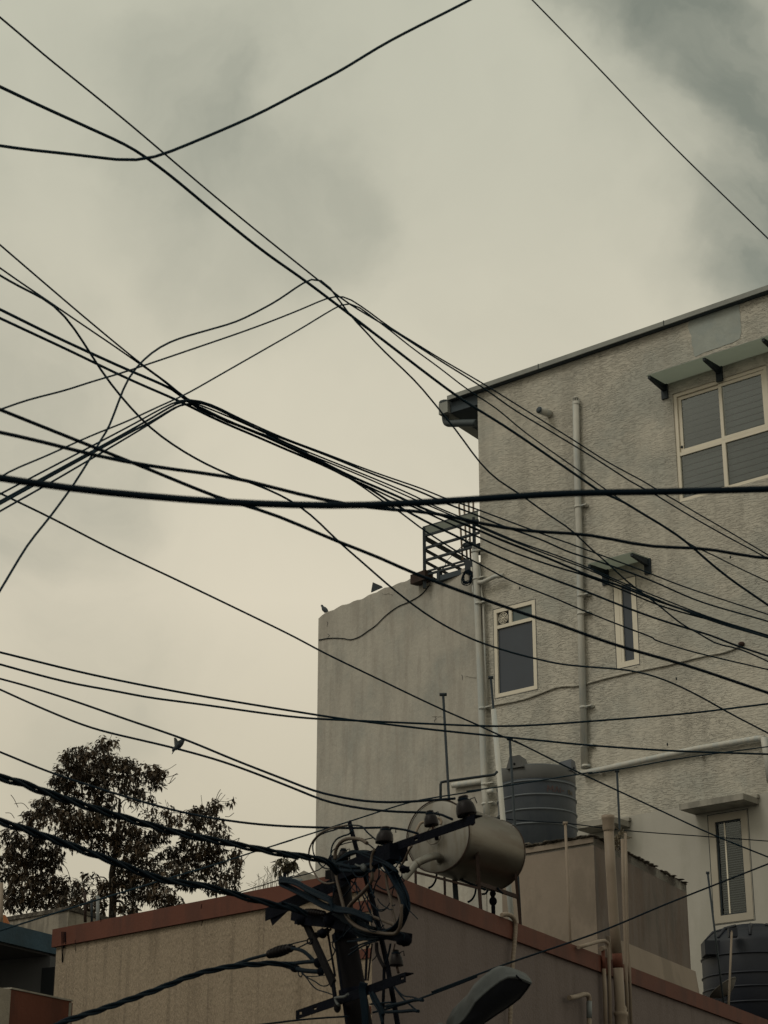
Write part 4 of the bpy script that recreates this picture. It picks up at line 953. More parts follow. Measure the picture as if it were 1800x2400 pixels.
CL = [(600,570,55,35,1),(530,640,110,50,1),(420,660,80,60,1.1),(390,740,100,60,1),(500,740,110,70,1.1),(600,690,60,50,.7),(700,680,50,40,.9),(690,750,90,60,.9),(820,735,70,45,.9),(890,735,40,28,.8),(860,790,50,25,.6),(730,830,80,40,.8),
      (560,800,60,50,.8),(400,840,90,50,.9),(330,790,60,40,.9),(560,890,90,50,1),(230,920,60,60,1),(200,1000,80,45,.9),(330,930,90,60,.8),(420,1000,120,60,1.1),(560,990,90,60,1.1),(450,1090,130,60,1.1),(690,1060,90,50,1),(620,1130,80,60,1),(790,1110,90,60,1),(880,1080,70,40,.8),(740,1170,90,50,.9),
      (60,1100,70,50,1),(120,1180,100,60,1),(240,1160,80,60,1),(60,1260,80,80,1),(200,1270,110,60,1),(300,1210,60,50,.7),(150,1360,110,60,1),(300,1370,90,60,1),(400,1380,90,50,1),(240,1450,120,50,1.1),(70,1440,90,70,1),(420,1460,90,45,1),
      (560,1390,50,60,.8),(540,1480,50,50,.8),(690,1250,60,40,.9),(780,1240,90,50,.9),(720,1320,90,50,1),(830,1320,90,60,1),(760,1410,100,50,1),(690,1490,70,35,.9),(900,1420,80,55,1),(960,1460,60,35,.9),(940,1200,80,50,1),(960,1280,80,50,1),(1040,1340,60,40,.7),
      (1130,960,70,40,.9),(1190,920,45,35,.9),(1110,1010,60,40,.8),(1200,1010,50,40,.5),(1060,1080,60,50,.5),(1230,1080,50,50,.4),(1120,1180,80,40,.8),(1180,1210,70,50,.9),(1080,1240,70,50,.9),(1150,1280,80,35,.8),(1000,1000,60,35,.35),(1040,1150,60,40,.7),(1200,1150,50,40,.6),(1260,1300,40,40,.5),(900,1020,60,40,.4),(1060,960,40,30,.4),(1140,1090,60,35,.7),(840,880,50,30,.35),(1310,1190,35,40,.7),(1320,1250,35,50,.8),(1300,1350,30,30,.7),(1190,1370,50,40,.7),(1240,1340,30,50,.5),
      (940,960,40,40,.35),(820,960,50,50,.25),(750,900,50,30,.3),(1270,900,25,25,.5),(640,1370,45,60,.5),(490,1330,40,50,.4),(180,1100,60,40,.8)]
lv, lf = [], []; cen = []
ppm = F_PX / (TY * 1.02)
for (x, y, rx, ry, dn_) in CL:
    o = at(c('C', x, y), TY + random.uniform(-1.0, 1.0)); cen.append(o); sx, sz_ = rx * .42194 / ppm * 1.12, ry * .42194 / ppm * 1.12
    n = int((dn_ if dn_ >= 1 else min(1, dn_ * 1.35)) * rx * ry / 5200 * 92)
    for i in range(max(6, n)):
        while True:
            v = Vector((random.uniform(-1, 1), random.uniform(-1, 1), random.uniform(-1, 1)))
            if v.length < 1: break
        p = o + Vector((v.x * sx, v.y * max(sx, sz_) * 1.3, v.z * sz_)); leaves(lv, lf, p, random.randint(4, 8), .125, .025)
me = bpy.data.meshes.new('crown'); base = tr.location; me.from_pydata([tuple(p - base) for p in lv], [], lf); me.materials.append(M_leaf)
cwn = bpy.data.objects.new('crown', me); col.objects.link(cwn); cwn.parent = tr; cwn['kind'] = 'stuff'
tk_ = [at(c('C', x, y), TY) for x, y in ((632, 1600), (628, 1450), (622, 1300), (640, 1180), (655, 1050), (663, 950), (665, 885))]
tk_[0].z = 0
MB().tube(tk_, [.14, .085, .075, .06, .048, .038, .03], 8).build('trunk', M_bark, tr)
nodes = [(tk_[i].lerp(tk_[i + 1], t), .07 * (1 - .12 * i)) for i in range(1, 6) for t in (0, .5)] + [(tk_[-1], .03)]
brm = MB()
order = sorted(cen, key=lambda q: (q - tk_[2]).length)
for q in order:
    cand = [(nd, r_) for nd, r_ in nodes if nd.z < q.z + .3] or nodes
    nd, r_ = min(cand, key=lambda t: (t[0] - q).length + .25 * abs(t[0].z - q.z))
    mid_ = nd.lerp(q, .5) + Vector((random.uniform(-.12, .12), random.uniform(-.1, .1), random.uniform(-.05, .15)))
    r1 = max(.009, min(r_ * .62, .05)); brm.tube(smooth_pts([nd, mid_, q], 4), [r1 + (max(.006, r1 * .5) - r1) * i / 8 for i in range(9)], 5)
    nodes.append((q, r1 * .6)); nodes.append((mid_, r1 * .8))
brm.build('branches', M_bark, tr, kind='stuff')
tw = MB()
def twig(x0, y0, x1, y1, r=.009):
    a, b = at(c('C', x0, y0), TY), at(c('C', x1, y1), TY); mm = a.lerp(b, .55) + Vector((random.uniform(-.08, .08), 0, random.uniform(-.08, .08)))
    tw.tube(smooth_pts([a, mm, b], 4), r * .8, 4)
for t_ in ((880,770,985,740),(930,800,975,765),(940,800,990,745),(860,790,930,830),(100,930,60,860),(160,940,80,910),(1190,930,1225,830),(1200,900,1235,850),(1260,900,1295,870),(1250,980,1300,960),(1260,1090,1330,1100),(820,900,850,860),(900,950,930,900),
           (700,900,690,960),(730,960,760,910),(800,1000,860,930),(850,1010,920,930),(1000,1060,1080,930),(1060,1150,1120,1040),(1180,1180,1260,1090),(1240,1170,1250,1280),(1230,1280,1250,1170),(860,870,880,940),(940,940,950,1000),(1330,1100,1345,1130),(80,990,30,960),(1100,1380,1160,1430),(1165,1430,1170,1380)):
    twig(*t_)
for i in range(60):
    q = random.choice(cen); d = Vector((random.uniform(-1, 1), random.uniform(-.5, .5), random.uniform(-.3, 1))).normalized() * random.uniform(.2, .4); tw.tube([q, q + d * .6, q + d + Vector((0, 0, .04))], .006, 4)
tw.build('twigs', M_bark, tr, kind='stuff')
# young plant on the roof edge
pb = at(c('C', 1582, 1345), 18.5); pt_ = thing('roof_sapling', 'small leafy sapling sprouting behind the red parapet left of the pole', 'plant', pb)
lv, lf = [], []; st = [at(c('C', x, y), 18.5) for x, y in ((1582, 1400), (1580, 1320), (1576, 1265))]
MB().tube(st, [.016, .014, .008], 6).build('trunk', M_bark, pt_)
br_ = MB()
for (x, y) in ((1560, 1215), (1540, 1240), (1535, 1265), (1590, 1215), (1610, 1235), (1630, 1250), (1640, 1225), (1600, 1275), (1570, 1250), (1585, 1235), (1550, 1285), (1640, 1260)):
    q = at(c('C', x, y), 18.5 + random.uniform(-.1, .1)); br_.tube([st[-1], st[-1].lerp(q, .6) + zv * .01, q], .003, 4); leaves(lv, lf, q, 11, .075, .014, .9)
br_.build('branches', M_bark, pt_); me = bpy.data.meshes.new('crown'); me.from_pydata([tuple(p - pb) for p in lv], [], lf); me.materials.append(M_leaf2)
o_ = bpy.data.objects.new('crown', me); col.objects.link(o_); o_.parent = pt_; o_['kind'] = 'stuff'
gr = MB()
for i in range(30):
    x = random.uniform(1400, 1560); p = at(c('C', x, 1400 - (x - 1400) * .2), 18.3); h = random.uniform(.04, .22) * (.6 + .8 * (x - 1400) / 160)
    gr.tube([p - zv * .15, p + Vector((random.uniform(-.02, .02), 0, h * .6)), p + Vector((random.uniform(-.09, .09), 0, h))], .0018, 4)
tag(gr.build('dry_weeds', mat('dry_weed', (.09, .075, .05), .95, .3, 20), kind='stuff'), 'dry weeds and bare stalks growing along the red parapet', 'weeds')

# ================================================================== OVERHEAD WIRES
def dep(px, y0, y1): return y0 + (y1 - y0) * px / 1800
def relax(p, step=.045, w=2):
    L_ = [0]
    for a, b in zip(p, p[1:]): L_.append(L_[-1] + (b - a).length)
    n = max(8, int(L_[-1] / step)); q = []; j = 0
    for i in range(n + 1):
        d = L_[-1] * i / n
        while j < len(L_) - 2 and L_[j + 1] < d: j += 1
        q.append(p[j].lerp(p[j + 1], (d - L_[j]) / max(1e-9, L_[j + 1] - L_[j])))
    A_ = np.array([tuple(v) for v in q])
    for _ in range(1):
        B = A_.copy()
        for k in range(1, w + 1):
            B[w:-w] += A_[w - k:len(A_) - w - k] + A_[w + k:len(A_) - w + k or None]
        B[w:-w] /= (2 * w + 1); A_ = B
    return [Vector(v) for v in A_[::2]] + [q[-1]]
def wire(pts, wpx, yl, yr, label, m=M_wire2, ext=(4, 4), wend=None, sub=5, n=7, name='wire', group='overhead wires', jitter=0):
    p = cs(pts); q = [at(a, dep(a[0], yl, yr)) for a in p]
    mid_y = dep(p[len(p) // 2][0], yl, yr); wpx *= 1.34 if wpx < 5 else (1.18 if wpx < 9 else 1.12); r = wpx / pxm(mid_y) / 2
    if ext[0]: q = [q[0] + (q[0] - q[1]).normalized() * ext[0]] + q
    if ext[1]: q = q + [q[-1] + (q[-1] - q[-2]).normalized() * ext[1]]
    pts3 = smooth_pts(q, sub)
    pts3 = relax(pts3)
    # gravity sag wobble is in the measured points; end thickness may change with the sheath
    o = MB().tube(pts3, r, n).build(name, m); return tag(o, label, 'wire', group)
wire('A 0,630 80,643 160,650 240,660 370,673 480,688 570,696 620,692 670,680 760,645 940,570 1120,490 1300,395 1480,300 1659,190 Z 1000,8 1022,-4', 7.2, 7, 8.5, 'thick cable dipping at the upper left then climbing to the top edge')
wire('A 0,75 60,125 130,185 200,245 300,325 550,528 715,668 900,825 1100,990 1300,1150 1440,1262 N 310,300 400,355 500,415 600,475 700,540 900,668 1190,850 1400,1000 1580,1106 G 300,1400 680,1640 M 860,125 1100,270 1400,440 1620,557 1760,640', 3.4, 8, 13, 'thin wire starting highest on the left edge and running straight down to the right')
wire('A 0,375 180,460 400,560 560,635 645,690 750,770 900,895 1150,1095 1300,1200 1460,1320 1640,1458 N 340,390 560,555 800,740 1050,925 1340,1106 G 200,1560 420,1705 M 640,170 850,290 1000,380 1130,470 1230,560 1400,700 1659,880', 6.2, 8, 13, 'thicker cable descending beside the highest thin wire from upper left to the right edge')
wire('B 0,910 60,810 150,660 190,605 240,550 330,430 400,335 480,210 540,110 605,0 A 460,1870 500,1770 525,1700 540,1660 570,1610 605,1570 660,1520 740,1475 850,1440 950,1412 1030,1387 1100,1352 1200,1298 1290,1235 1340,1207 1375,1197 1400,1210 1440,1260 1480,1320 1520,1375 N 350,400 500,565 640,700 770,825 870,945 1000,1106 E 510,450 590,540 700,690 800,830 850,890 950,990 1050,1060 1170,1130 1240,1185 1400,1300 1659,1475 M 430,435 520,525 600,590 760,740 900,840 1130,1025 1250,1080 H 1330,718 1500,760 1659,830', 3.7, 8, 13, 'wandering wire looping up from lower left, peaking mid sky, snaking down the white wall')
wire('A 0,1770 120,1728 280,1687 400,1648 520,1613 620,1580 820,1512 1100,1415 1300,1337 1410,1290 1460,1277 1500,1282 N 300,265 370,300 480,380 600,470 700,530 900,655 1200,830 1400,955 1560,1055 G 200,1300 400,1430 780,1640 M 925,125 1010,172 1200,285 1400,400 1659,555', 3.1, 8, 13, 'wire rising from the left edge to the upper hump mid sky, then falling right')
wire('A -150,2190 0,2060 200,1970 400,1880 550,1820 700,1750 790,1710 950,1620 1160,1500 1300,1420 1440,1335 1500,1305 N 340,298 390,325 460,385 560,455 720,585 900,715 1100,870 1300,1000 1418,1106 G 200,1510 390,1645 M 600,125 700,195 850,290 930,338 1080,430 1170,500 1250,530 1450,630 1659,728', 2.9, 8, 13, 'thin wire climbing through the knot of cables to the lower hump mid sky')
# bundle
BG = (9.5, 14.5)
BT = [('A 0,2160 0,2156 B 715,0 A 760,1735 810,1722 K 120,95 180,110 250,125 400,200 550,270 720,345 1000,450 1300,565 1659,690 L 600,285 770,340 1000,425 1200,500 1440,590 1659,672 M 330,465 560,550 830,650 1100,755 1400,855 1659,940', 3.0, 'topmost wire of the bundle fanning out over the white wall'),
      ('B 0,415 760,0 A 780,1735 815,1725 K 130,105 240,135 400,210 550,285 720,352 1000,458 1300,580 1659,715 L 520,295 640,345 900,445 1150,550 1370,625 1659,740 M 300,510 600,610 900,720 1200,850 1659,985', 3.6, 'second wire from the top of the bundle fanning out over the white wall'),
      ('A 0,1058 200,1230 400,1400 610,1572 780,1700 K 80,90 150,120 400,222 600,312 800,403 1000,485 1200,565 1500,690 1640,755 L 480,355 700,445 900,535 1100,620 1300,705 1659,830 M 500,640 740,745 1000,850 1300,965 1659,1075', 3.0, 'steep wire from the left edge, upper of a close pair over the white wall'),
      ('A 0,1158 110,1235 200,1295 330,1385 500,1500 600,1570 700,1640 790,1715 K 160,135 350,228 600,327 800,418 1000,500 1200,580 1500,712 1600,757 L 450,358 680,458 910,553 1200,678 1659,853 M 500,652 750,762 1000,868 1300,985 1659,1092', 3.0, 'wire from the left edge, lower of a close pair over the white wall'),
      ('A 0,1337 250,1460 500,1575 790,1710 K 100,112 350,232 600,335 850,442 1000,515 1150,590 1300,655 1530,755 L 350,370 540,440 870,570 1050,650 1300,750 1659,890 M 500,690 700,755 880,830 1100,905 1380,1000 1659,1090', 5.4, 'thickest wire in the middle of the bundle over the white wall'),
      ('B 0,430 785,0 A 640,1830 800,1740 K 140,125 300,205 500,292 750,405 980,515 1110,590 1250,650 1470,755 L 300,370 450,440 700,555 900,650 1200,785 1659,945 M 450,680 700,775 950,880 1150,940 1380,1000 1659,1080', 3.6, 'wire just below the thickest in the bundle, merging with it near the right edge'),
      ('A 0,1375 300,1515 550,1635 790,1740 K 100,133 300,232 550,338 750,425 980,522 1110,585 1280,672 1420,765 L 160,372 300,450 430,520 600,600 850,725 1000,800 1300,930 1659,1075 M 450,780 700,880 900,955 1150,1035 1300,1080 H 1450,730 1659,800', 5.0, 'thick wire leaving the bundle lowest but one, passing over the railing cage'),
      ('B 0,470 300,300 808,0 A 790,1745 830,1738 K 300,218 700,362 850,430 1000,520 1150,605 1280,690 1380,765 L 140,400 250,490 400,600 600,730 820,865 1000,960 1200,1070 1640,1244 M 450,910 700,1010 950,1106 H 1000,700 1200,765 1400,815 1659,875', 3.2, 'lowest wire leaving the bundle, passing right across the railing cage to the narrow window')]
for i, (p, wd, lb_) in enumerate(BT):
    if i == 0: p = p.replace('A 0,2160 0,2156 ', 'B 0,375 ')
    wire(p, wd, BG[0] + i * .012, BG[1] + i * .05, lb_)
wire('A 0,1190 80,1237 160,1275 240,1325 300,1390 380,1510 450,1620 520,1710 640,1840 760,1930 900,2010 1060,2078 K 520,640 620,680 720,725 800,770 860,810 950,885 1080,1015 1185,1106 F 600,75 700,155 830,250 980,340 1150,420 1280,465 1450,515 1659,565 H 470,840 620,857 800,870 900,882 1020,910 1150,960 1300,1035 1450,1120 1659,1228', 3.9, 9, 14, 'slack wire curving from the left edge past the knot, across the bathroom window')
wire('A 0,1770 300,1890 600,2010 1000,2170 K 540,800 850,920 1100,1030 1310,1106 L 330,1030 500,1090 900,1244 F 1100,115 1350,205 1659,310 H 400,590 800,735 1200,850 1659,1005', 7.0, 6.4, 8, 'thick straight cable crossing from the left edge over the cage foot and the bathroom window', M_wire)
wire('A 0,1868 150,1900 400,1965 600,2005 800,2035 1000,2060 K 520,635 650,665 850,720 1130,775 1300,803 1480,820 L 300,400 500,425 700,470 900,515 1100,560 1300,590 1500,608 1659,615 M 400,415 520,425 620,445 740,475 900,500 1050,508 1200,508 1300,515 1400,540 1500,562 1659,575', 7.4, 5.6, 7.0, 'thick wavy cable snaking level across the middle, over the top of the railing cage', M_wire)
wire('A 0,2065 300,2110 650,2145 1000,2172 1300,2182 K 1130,790 1500,775 L 300,328 900,290 1300,262 M 300,157 600,150 1100,143 1659,128', 16.0, 4.3, 4.7, 'thickest nearest black cable crossing the whole picture at mid height', M_wire, n=12)
wire('B 0,370 280,505 620,680 1000,860 1659,1180 F 120,475 500,660 930,865 1160,965 1330,1045 1380,1062 1500,1118 H 220,1255 550,1420 I 460,180 900,385 1300,570 1659,715', 3.1, 10, 15, 'thin straight wire sloping from the left edge across the grey wall to the lower window')
wire('C 0,68 500,190 1000,290 1659,400 F 300,928 420,942 800,988 1300,1040 1659,1075 H 600,1290 1100,1325 1659,1345', 3.9, 12, 14, 'wire in the lower third that ends lowest at the right edge of a crossing pair')
wire('C 0,135 200,190 400,240 650,285 800,315 1100,355 1659,430 F 400,938 900,960 1200,972 1400,972 1659,958 H 700,1160 1200,1120 1659,1065', 3.9, 12, 14, 'wire sagging across the lower third, rising again to the right edge')
PC = at((803, 2150), 11.0)
wire('C 0,215 130,250 400,335 700,440 1020,550 1300,665 1659,805 D 320,0 450,35 650,70 850,77 1000,68 1190,55', 4.3, 13.5, 9.2, 'line wire above the small bird, ending at the end insulator of the crossarm', M_wire, (4, 0))
wire('C 0,275 200,365 500,485 800,560 960,598 1250,680 1659,835 D 400,65 550,100 750,128 1020,138 1060,135 1120,150 1175,180', 4.3, 13.5, 9.4, 'line wire the small bird perches on, ending at the second insulator', M_wire, (4, 0))
wire('C 0,622 280,735 600,840 850,915 1100,975 1400,1020 1659,1038 D 300,225 550,232 760,228 820,228 900,240 970,265', 4.2, 12.5, 9.7, 'line wire passing over the tree to the insulator nearest the pole', M_wire, (4, 0))
wire('C -200,1677 0,1615 350,1503 800,1365 1250,1230 1400,1180 1659,1100 D 80,345 550,195 850,98 950,70 1380,0 J 600,850 900,810 1659,690 I 460,180 670,150 1100,75 1659,0', 2.6, 11, 15.5, 'thin wire over the tree, past the pole top, to the long pipe')
wire('C -150,1840 0,1795 300,1710 900,1528 1350,1395 1659,1300 Q 200,697 640,560 D 450,360 700,290', 1.9, 22, 15.8, 'very thin wire rising behind the red parapet', M_wire, (3, 0))
wire('I 1659,760 1000,1020 580,1195 0,1395 T 900,375 0,720 D 1350,1110 1000,1245 850,1295 700,1335', 3.6, 10, 16, 'taut wire from the pole over the street lamp to the right edge', M_wire, (3, 0))
wire('R -300,1262 -100,1235 60,1218 400,1175 800,1148 860,1145', 3.2, 8.8, 12.4, 'wire reaching the pole low down in front of the cream wall', M_wire, (3, 0))
wire('O 350,0 700,360 1100,780 1659,1325', 3.0, 7, 10, 'single thin wire crossing the cloudy upper right corner')
wire('J 800,1040 860,1050 1100,1075 I 340,495 700,540 1300,585 1659,612', 1.9, 17.0, 20.0, 'very thin wire strung from the steel tank past the pipe tops to the lower window', M_wire, (0, 3))

def twisted(pts, wpx, yl, yr, label, ns=4, pitch=.42, ext=(3, 0), taper=None):
    p = cs(pts); q = [at(a, dep(a[0], yl, yr)) for a in p]
    if ext[0]: q = [q[0] + (q[0] - q[1]).normalized() * ext[0]] + q
    q = smooth_pts(q, 14); R = 1.12 * wpx / pxm(dep(p[len(p) // 2][0], yl, yr)) / 2; rs_ = R * .47; rr_ = R * .60
    root = thing('twisted_cable', label, 'cable', q[-1], 'twisted bundle cables'); L_ = [0]
    for a, b in zip(q, q[1:]): L_.append(L_[-1] + (b - a).length)
    # resample finely
    tot = L_[-1]; n = int(tot / .035); fine = []; j = 0
    for i in range(n + 1):
        d = tot * i / n
        while j < len(L_) - 2 and L_[j + 1] < d: j += 1
        fine.append(q[j].lerp(q[j + 1], (d - L_[j]) / max(1e-6, L_[j + 1] - L_[j])))
    for s_ in range(ns):
        st = []
        for i, f in enumerate(fine):
            t = (fine[min(i + 1, n)] - fine[max(i - 1, 0)]).normalized(); a = t.cross(zv).normalized(); b = t.cross(a)
            ph = 2 * math.pi * (tot * i / n / pitch + s_ / ns) + .5 * math.sin(i * .07); st.append(f + (a * math.cos(ph) + b * math.sin(ph)) * rr_)
        MB().tube(st, rs_, 6).build('strand', M_wire, root)
    return root
twisted('C 0,765 100,790 250,845 500,930 800,1020 1000,1075 1250,1125 1450,1165 1659,1205 D 150,385 300,405 400,425 450,455 490,500', 15, 8.2, 13.5, 'upper thick twisted black cable sagging from the left edge to the pole top', 3, .62)
twisted('C 0,1010 100,1040 300,1110 600,1220 900,1330 1150,1370 1400,1440 1659,1500 D 150,690 230,712 300,750', 15, 8.2, 13.5, 'lower thick twisted black cable from the left edge to the middle of the pole', 3, .62)
twisted('C 250,2180 330,2133 600,2040 850,1950 1100,1855 1300,1812 1450,1800 R 0,605 150,605 300,630', 12, 8.6, 13.2, 'twisted black cable rising over the cream wall from the bottom left to the pole', 3, .45, (3, 0))

# ================================================================== UTILITY POLE
up = thing('utility_pole', 'dark leaning street pole crowded with crossarms, braces, coiled cables and insulators', 'utility pole', Vector((PC.x + .25, PC.y, 0)))
PP = Plane(PC, -27.0)
P = lambda k, x, y, off=0.0: PP.pt(c(k, x, y), off)
def PT(s, off=0.0): return [PP.pt(p, off) for p in cs(s)]
tp_, b1_, b2_ = at(c('Q', 765, 470), 11.0), at(c('R', 825, 285), 11.0), at(c('R', 965, 1222), 11.0)
d_ = b2_ - b1_; b3_ = b1_ + d_ * ((0 - b1_.z) / d_.z)
MB().tube([b3_, b2_, b1_, tp_], [.11, .073, .058, .050], 20).build('shaft', M_pole, up)
up.location = Vector((b3_.x, b3_.y, 0))
for o_ in up.children: o_.location = o_.location + (Vector((PC.x + .25, PC.y, 0)) - up.location)
def angle_iron(a, b, wd, name='crossarm', m=M_blk, off=0.0, holes=()):
    """L-section arm, a vertical flange facing the street and a horizontal one behind"""
    d = (b - a).normalized(); nrm = PP.n; dn = d.cross(nrm); 
    if dn.z > 0: dn = -dn
    mb = MB(); hs = sorted(holes); L_ = (b - a).length; t = .006
    # flange with slot holes: split into top strip, bottom strip and fillers
    h0, h1 = wd * .30, wd * .62
    mb.obox(a, d * L_, dn * h0, -nrm * t); mb.obox(a + dn * h1, d * L_, dn * (wd - h1), -nrm * t)
    x = 0
    for h in hs:
        mb.obox(a + d * x + dn * h0, d * (h - .02 - x), dn * (h1 - h0), -nrm * t); x = h + .02
    mb.obox(a + d * x + dn * h0, d * (L_ - x), dn * (h1 - h0), -nrm * t)
    mb.obox(a - nrm * t, d * L_, -nrm * wd * .9, dn * t)
    return mb.build(name, m, up)
S_ = pxm(11.0)
# upper right arm, upper left arm, lower arm, middle arm
a, b = P('D', 640, 385, .07), P('D', 1305, 150, .07); L_ = (b - a).length
angle_iron(a, b, .045, holes=[L_ * .29, L_ * .50])
a, b = P('D', 55, 712, .06), P('D', 560, 487, .06); angle_iron(a, b, .075, holes=[(b - a).length * .63])
a, b = P('R', 320, 1085, .085), P('R', 1435, 692, .085); L_ = (b - a).length
angle_iron(a, b, .050, holes=[L_ * .045, L_ * .19, L_ * .975])
a, b = P('R', 310, 120, .05), P('R', 1465, 345, .05); MB().beam(a, b, .05, .05).build('crossarm', M_blk, up)
a, b = P('D', 520, 500, .09), P('D', 830, 370, .09); MB().beam(a, b, .06, .085).build('crossarm', M_blk, up)
a, b = P('R', 560, 150, -.02), P('R', 1040, 150, .0); MB().beam(a, b, .04, .06).build('crossarm', M_blk, up)
MB().beam(P('D', 790, 395, .05), P('D', 838, 375, .05), .05, .08).build('arm_plate', M_blk, up)
bp_ = P('D', 1293, 195, .05); MB().ball(bp_, .015, .015, .02, 6, 4).build('bolt', M_rust, up)
# braces
def brace(s, wd, off, name='brace', m=M_blk):
    q = PT(s, off)
    mb = MB()
    for i in range(len(q) - 1): mb.beam(q[i], q[i + 1] + (q[i + 1] - q[i]).normalized() * .01, wd, wd * .35, PP.n)
    return mb.build(name, m, up)
brace('Q 868,115 1005,640', .030, .02); brace('Q 1025,640 R 1130,60 1260,640 1375,1300', .034, -.01)
brace('R 425,190 700,800', .050, .05, m=M_pole); brace('R 700,800 730,1010', .03, .05)
brace('R 1225,640 1205,1300', .022, -.03); brace('R 640,240 700,600 720,720', .016, .03)
brace('R 715,290 780,800 850,1300', .018, .06); brace('R 1050,420 1035,760', .018, .03); brace('R 1100,400 1060,760', .012, .03)
# clamp bands round the shaft
for yy in (150, 330, 900):
    q = at(c('R', 810 + (yy - 285) * .15, yy), 11.0); MB().lathe(q, (b1_ - b3_), [(.064 if yy < 500 else .072, -.02), (.068 if yy < 500 else .076, -.02), (.068 if yy < 500 else .076, .02), (.064 if yy < 500 else .072, .02)], 20).build('clamp_band', M_blk, up)
# transformer-like junction mass at the top: boxes and bolts wrapped by cable loops
MB().obox(P('Q', 1120, 560, .06), P('Q', 1345, 500, .06) - P('Q', 1120, 560, .06), -PP.n * .07, zv * .075).build('junction_box', M_blk, up)
MB().obox(P('R', 305, 200, .08), P('R', 620, 235, .08) - P('R', 305, 200, .08), -PP.n * .06, zv * .05).build('junction_box', M_blk, up)
MB().obox(P('Q', 620, 700, .02), P('Q', 720, 690, .02) - P('Q', 620, 700, .02), -PP.n * .05, zv * .05).build('junction_box', M_pole, up)
MB().box8([P('Q', 60, 1120, .05), P('Q', 80, 1180, .05), P('Q', 80, 1180, .0), P('Q', 60, 1120, 0), P('Q', 20, 1010, .05), P('Q', 260, 1010, .05), P('Q', 260, 1010, 0), P('Q', 20, 1010, 0)]).build('arm_end_plate', M_blk, up)
# insulators : lathe cups on pins
def insulator(k, x, y, w_, h_, pin, tilt=(0, 0, 1), off=.06, label=None, wrap=True):
    q = P(k, x, y, off); s_ = CR[k][2] / S_; W_, H2 = w_ * s_ / 2, h_ * s_
    t = thing('insulator', label, 'insulator', P(*pin, off), 'insulators on the pole')
    axv = Vector(tilt).normalized(); bq = q - axv * H2 * .5
    MB().lathe(bq, axv, [(W_ * .25, H2 * .10), (W_ * .7, H2 * .04), (W_ * .97, 0), (W_, H2 * .08), (W_ * .99, H2 * .28), (W_ * .90, H2 * .50), (W_ * .72, H2 * .68), (W_ * .48, H2 * .78), (W_ * .42, H2 * .84), (W_ * .52, H2 * .90), (W_ * .47, H2 * .98), (W_ * .25, H2), (0, H2)], 24).build('cup', M_cer, t)
    MB().tube([P(*pin, off), bq + axv * H2 * .1], .007, 8).build('pin', M_rust, t)
    if wrap:
        wr = MB()
        for i in range(3): wr.tube([bq + axv * (H2 * (.74 + .03 * i)) + (Vector((1, 0, 0)) * math.cos(a) + Vector((0, 1, 0)) * math.sin(a)) * (W_ * .56) + zv * .002 * math.sin(3 * a) for a in [2 * math.pi * j / 14 for j in range(15)]], .0035, 5, False)
        wr.tube([bq + axv * H2 * .78 + Vector((W_ * .5, -.01, 0)), bq + axv * H2 * .9 + Vector((W_ * 1.1, -.01, 0)), bq + axv * H2 * .6 + Vector((W_ * 1.2, -.01, 0))], .003, 5)
        wr.build('tie_wire', M_wire, t)
    return t
insulator('D', 771, 272, 102, 95, ('D', 787, 350), (.10, 0, 1), label='brown mushroom insulator nearest the pole on the upper crossarm')
insulator('D', 1045, 173, 80, 85, ('D', 1078, 275), (-.12, 0, 1), label='middle brown insulator on the upper crossarm, before the steel tank')
insulator('D', 1250, 98, 108, 108, ('D', 1285, 175), (-.2, 0, 1), label='brown insulator at the far right end of the upper crossarm')
insulator('D', 838, 1008, 76, 88, ('D', 852, 1098), (-.05, 0, 1), label='grey-brown insulator standing on the lower crossarm right of the pole')
insulator('Q', 805, 440, 115, 110, ('Q', 815, 560), (0, 0, 1), label='black insulator on the pole top among cable loops')
MB().tube([P('D', 1078, 275, .05), P('D', 1082, 300, .05)], .012, 6).build('bolt', M_blk, up)
# strain insulators on incoming cables
def strain(k, x0, y0, x1, y1, label, n=7, rr=.034, off=.02):
    a, b = P(k, x0, y0, off), P(k, x1, y1, off); d = b - a; t = thing('strain_insulator', label, 'insulator', a, 'strain insulators')
    pr = [(0.006, 0)]
    for i in range(n):
        l0 = d.length * (i + .15) / n; pr += [(.010, l0), (rr * (.7 + .3 * math.sin(math.pi * (i + .5) / n)), l0 + d.length * .22 / n), (rr * .75, l0 + d.length * .34 / n), (.011, l0 + d.length * .40 / n), (.010, l0 + d.length * .7 / n)]
    pr.append((.006, d.length)); MB().lathe(a, d, pr, 14).build('sheds', M_cer, t)
    MB().tube([a - d * .12, b + d * .12], .007, 6).build('rod', M_blk, t)
    return t
strain('R', 40, 512, 280, 440, 'ribbed strain insulator at the end of the left cable over the cream wall')
strain('R', 415, 70, 620, 95, 'ribbed strain insulator tucked against the middle of the pole', 8, .022, .11)
strain('R', 520, 318, 660, 262, 'short dark strain insulator just left of the pole shaft', 4, .022)
def cab(s, r, off=.05, m=M_wire, name='cable', sub=5):
    return MB().tube(smooth_pts(PT(s, off), sub), r, 6).build(name, m, up)
cab('R 60,505 0,520 -60,535 -160,562 -330,625', .010, .02, name='branch_cable')
cab('R 280,450 340,458 400,480 450,520 500,570 540,595', .011, .03)
cab('R 240,415 330,390 430,368', .004, .03); cab('R 330,450 380,425 440,395 480,380', .004, .03)
cab('R 150,600 300,602 400,590 540,580', .012, .04); cab('R 200,620 300,650 400,675 560,685 600,680', .015, .04); cab('R 100,600 250,630 320,665', .015, .045)
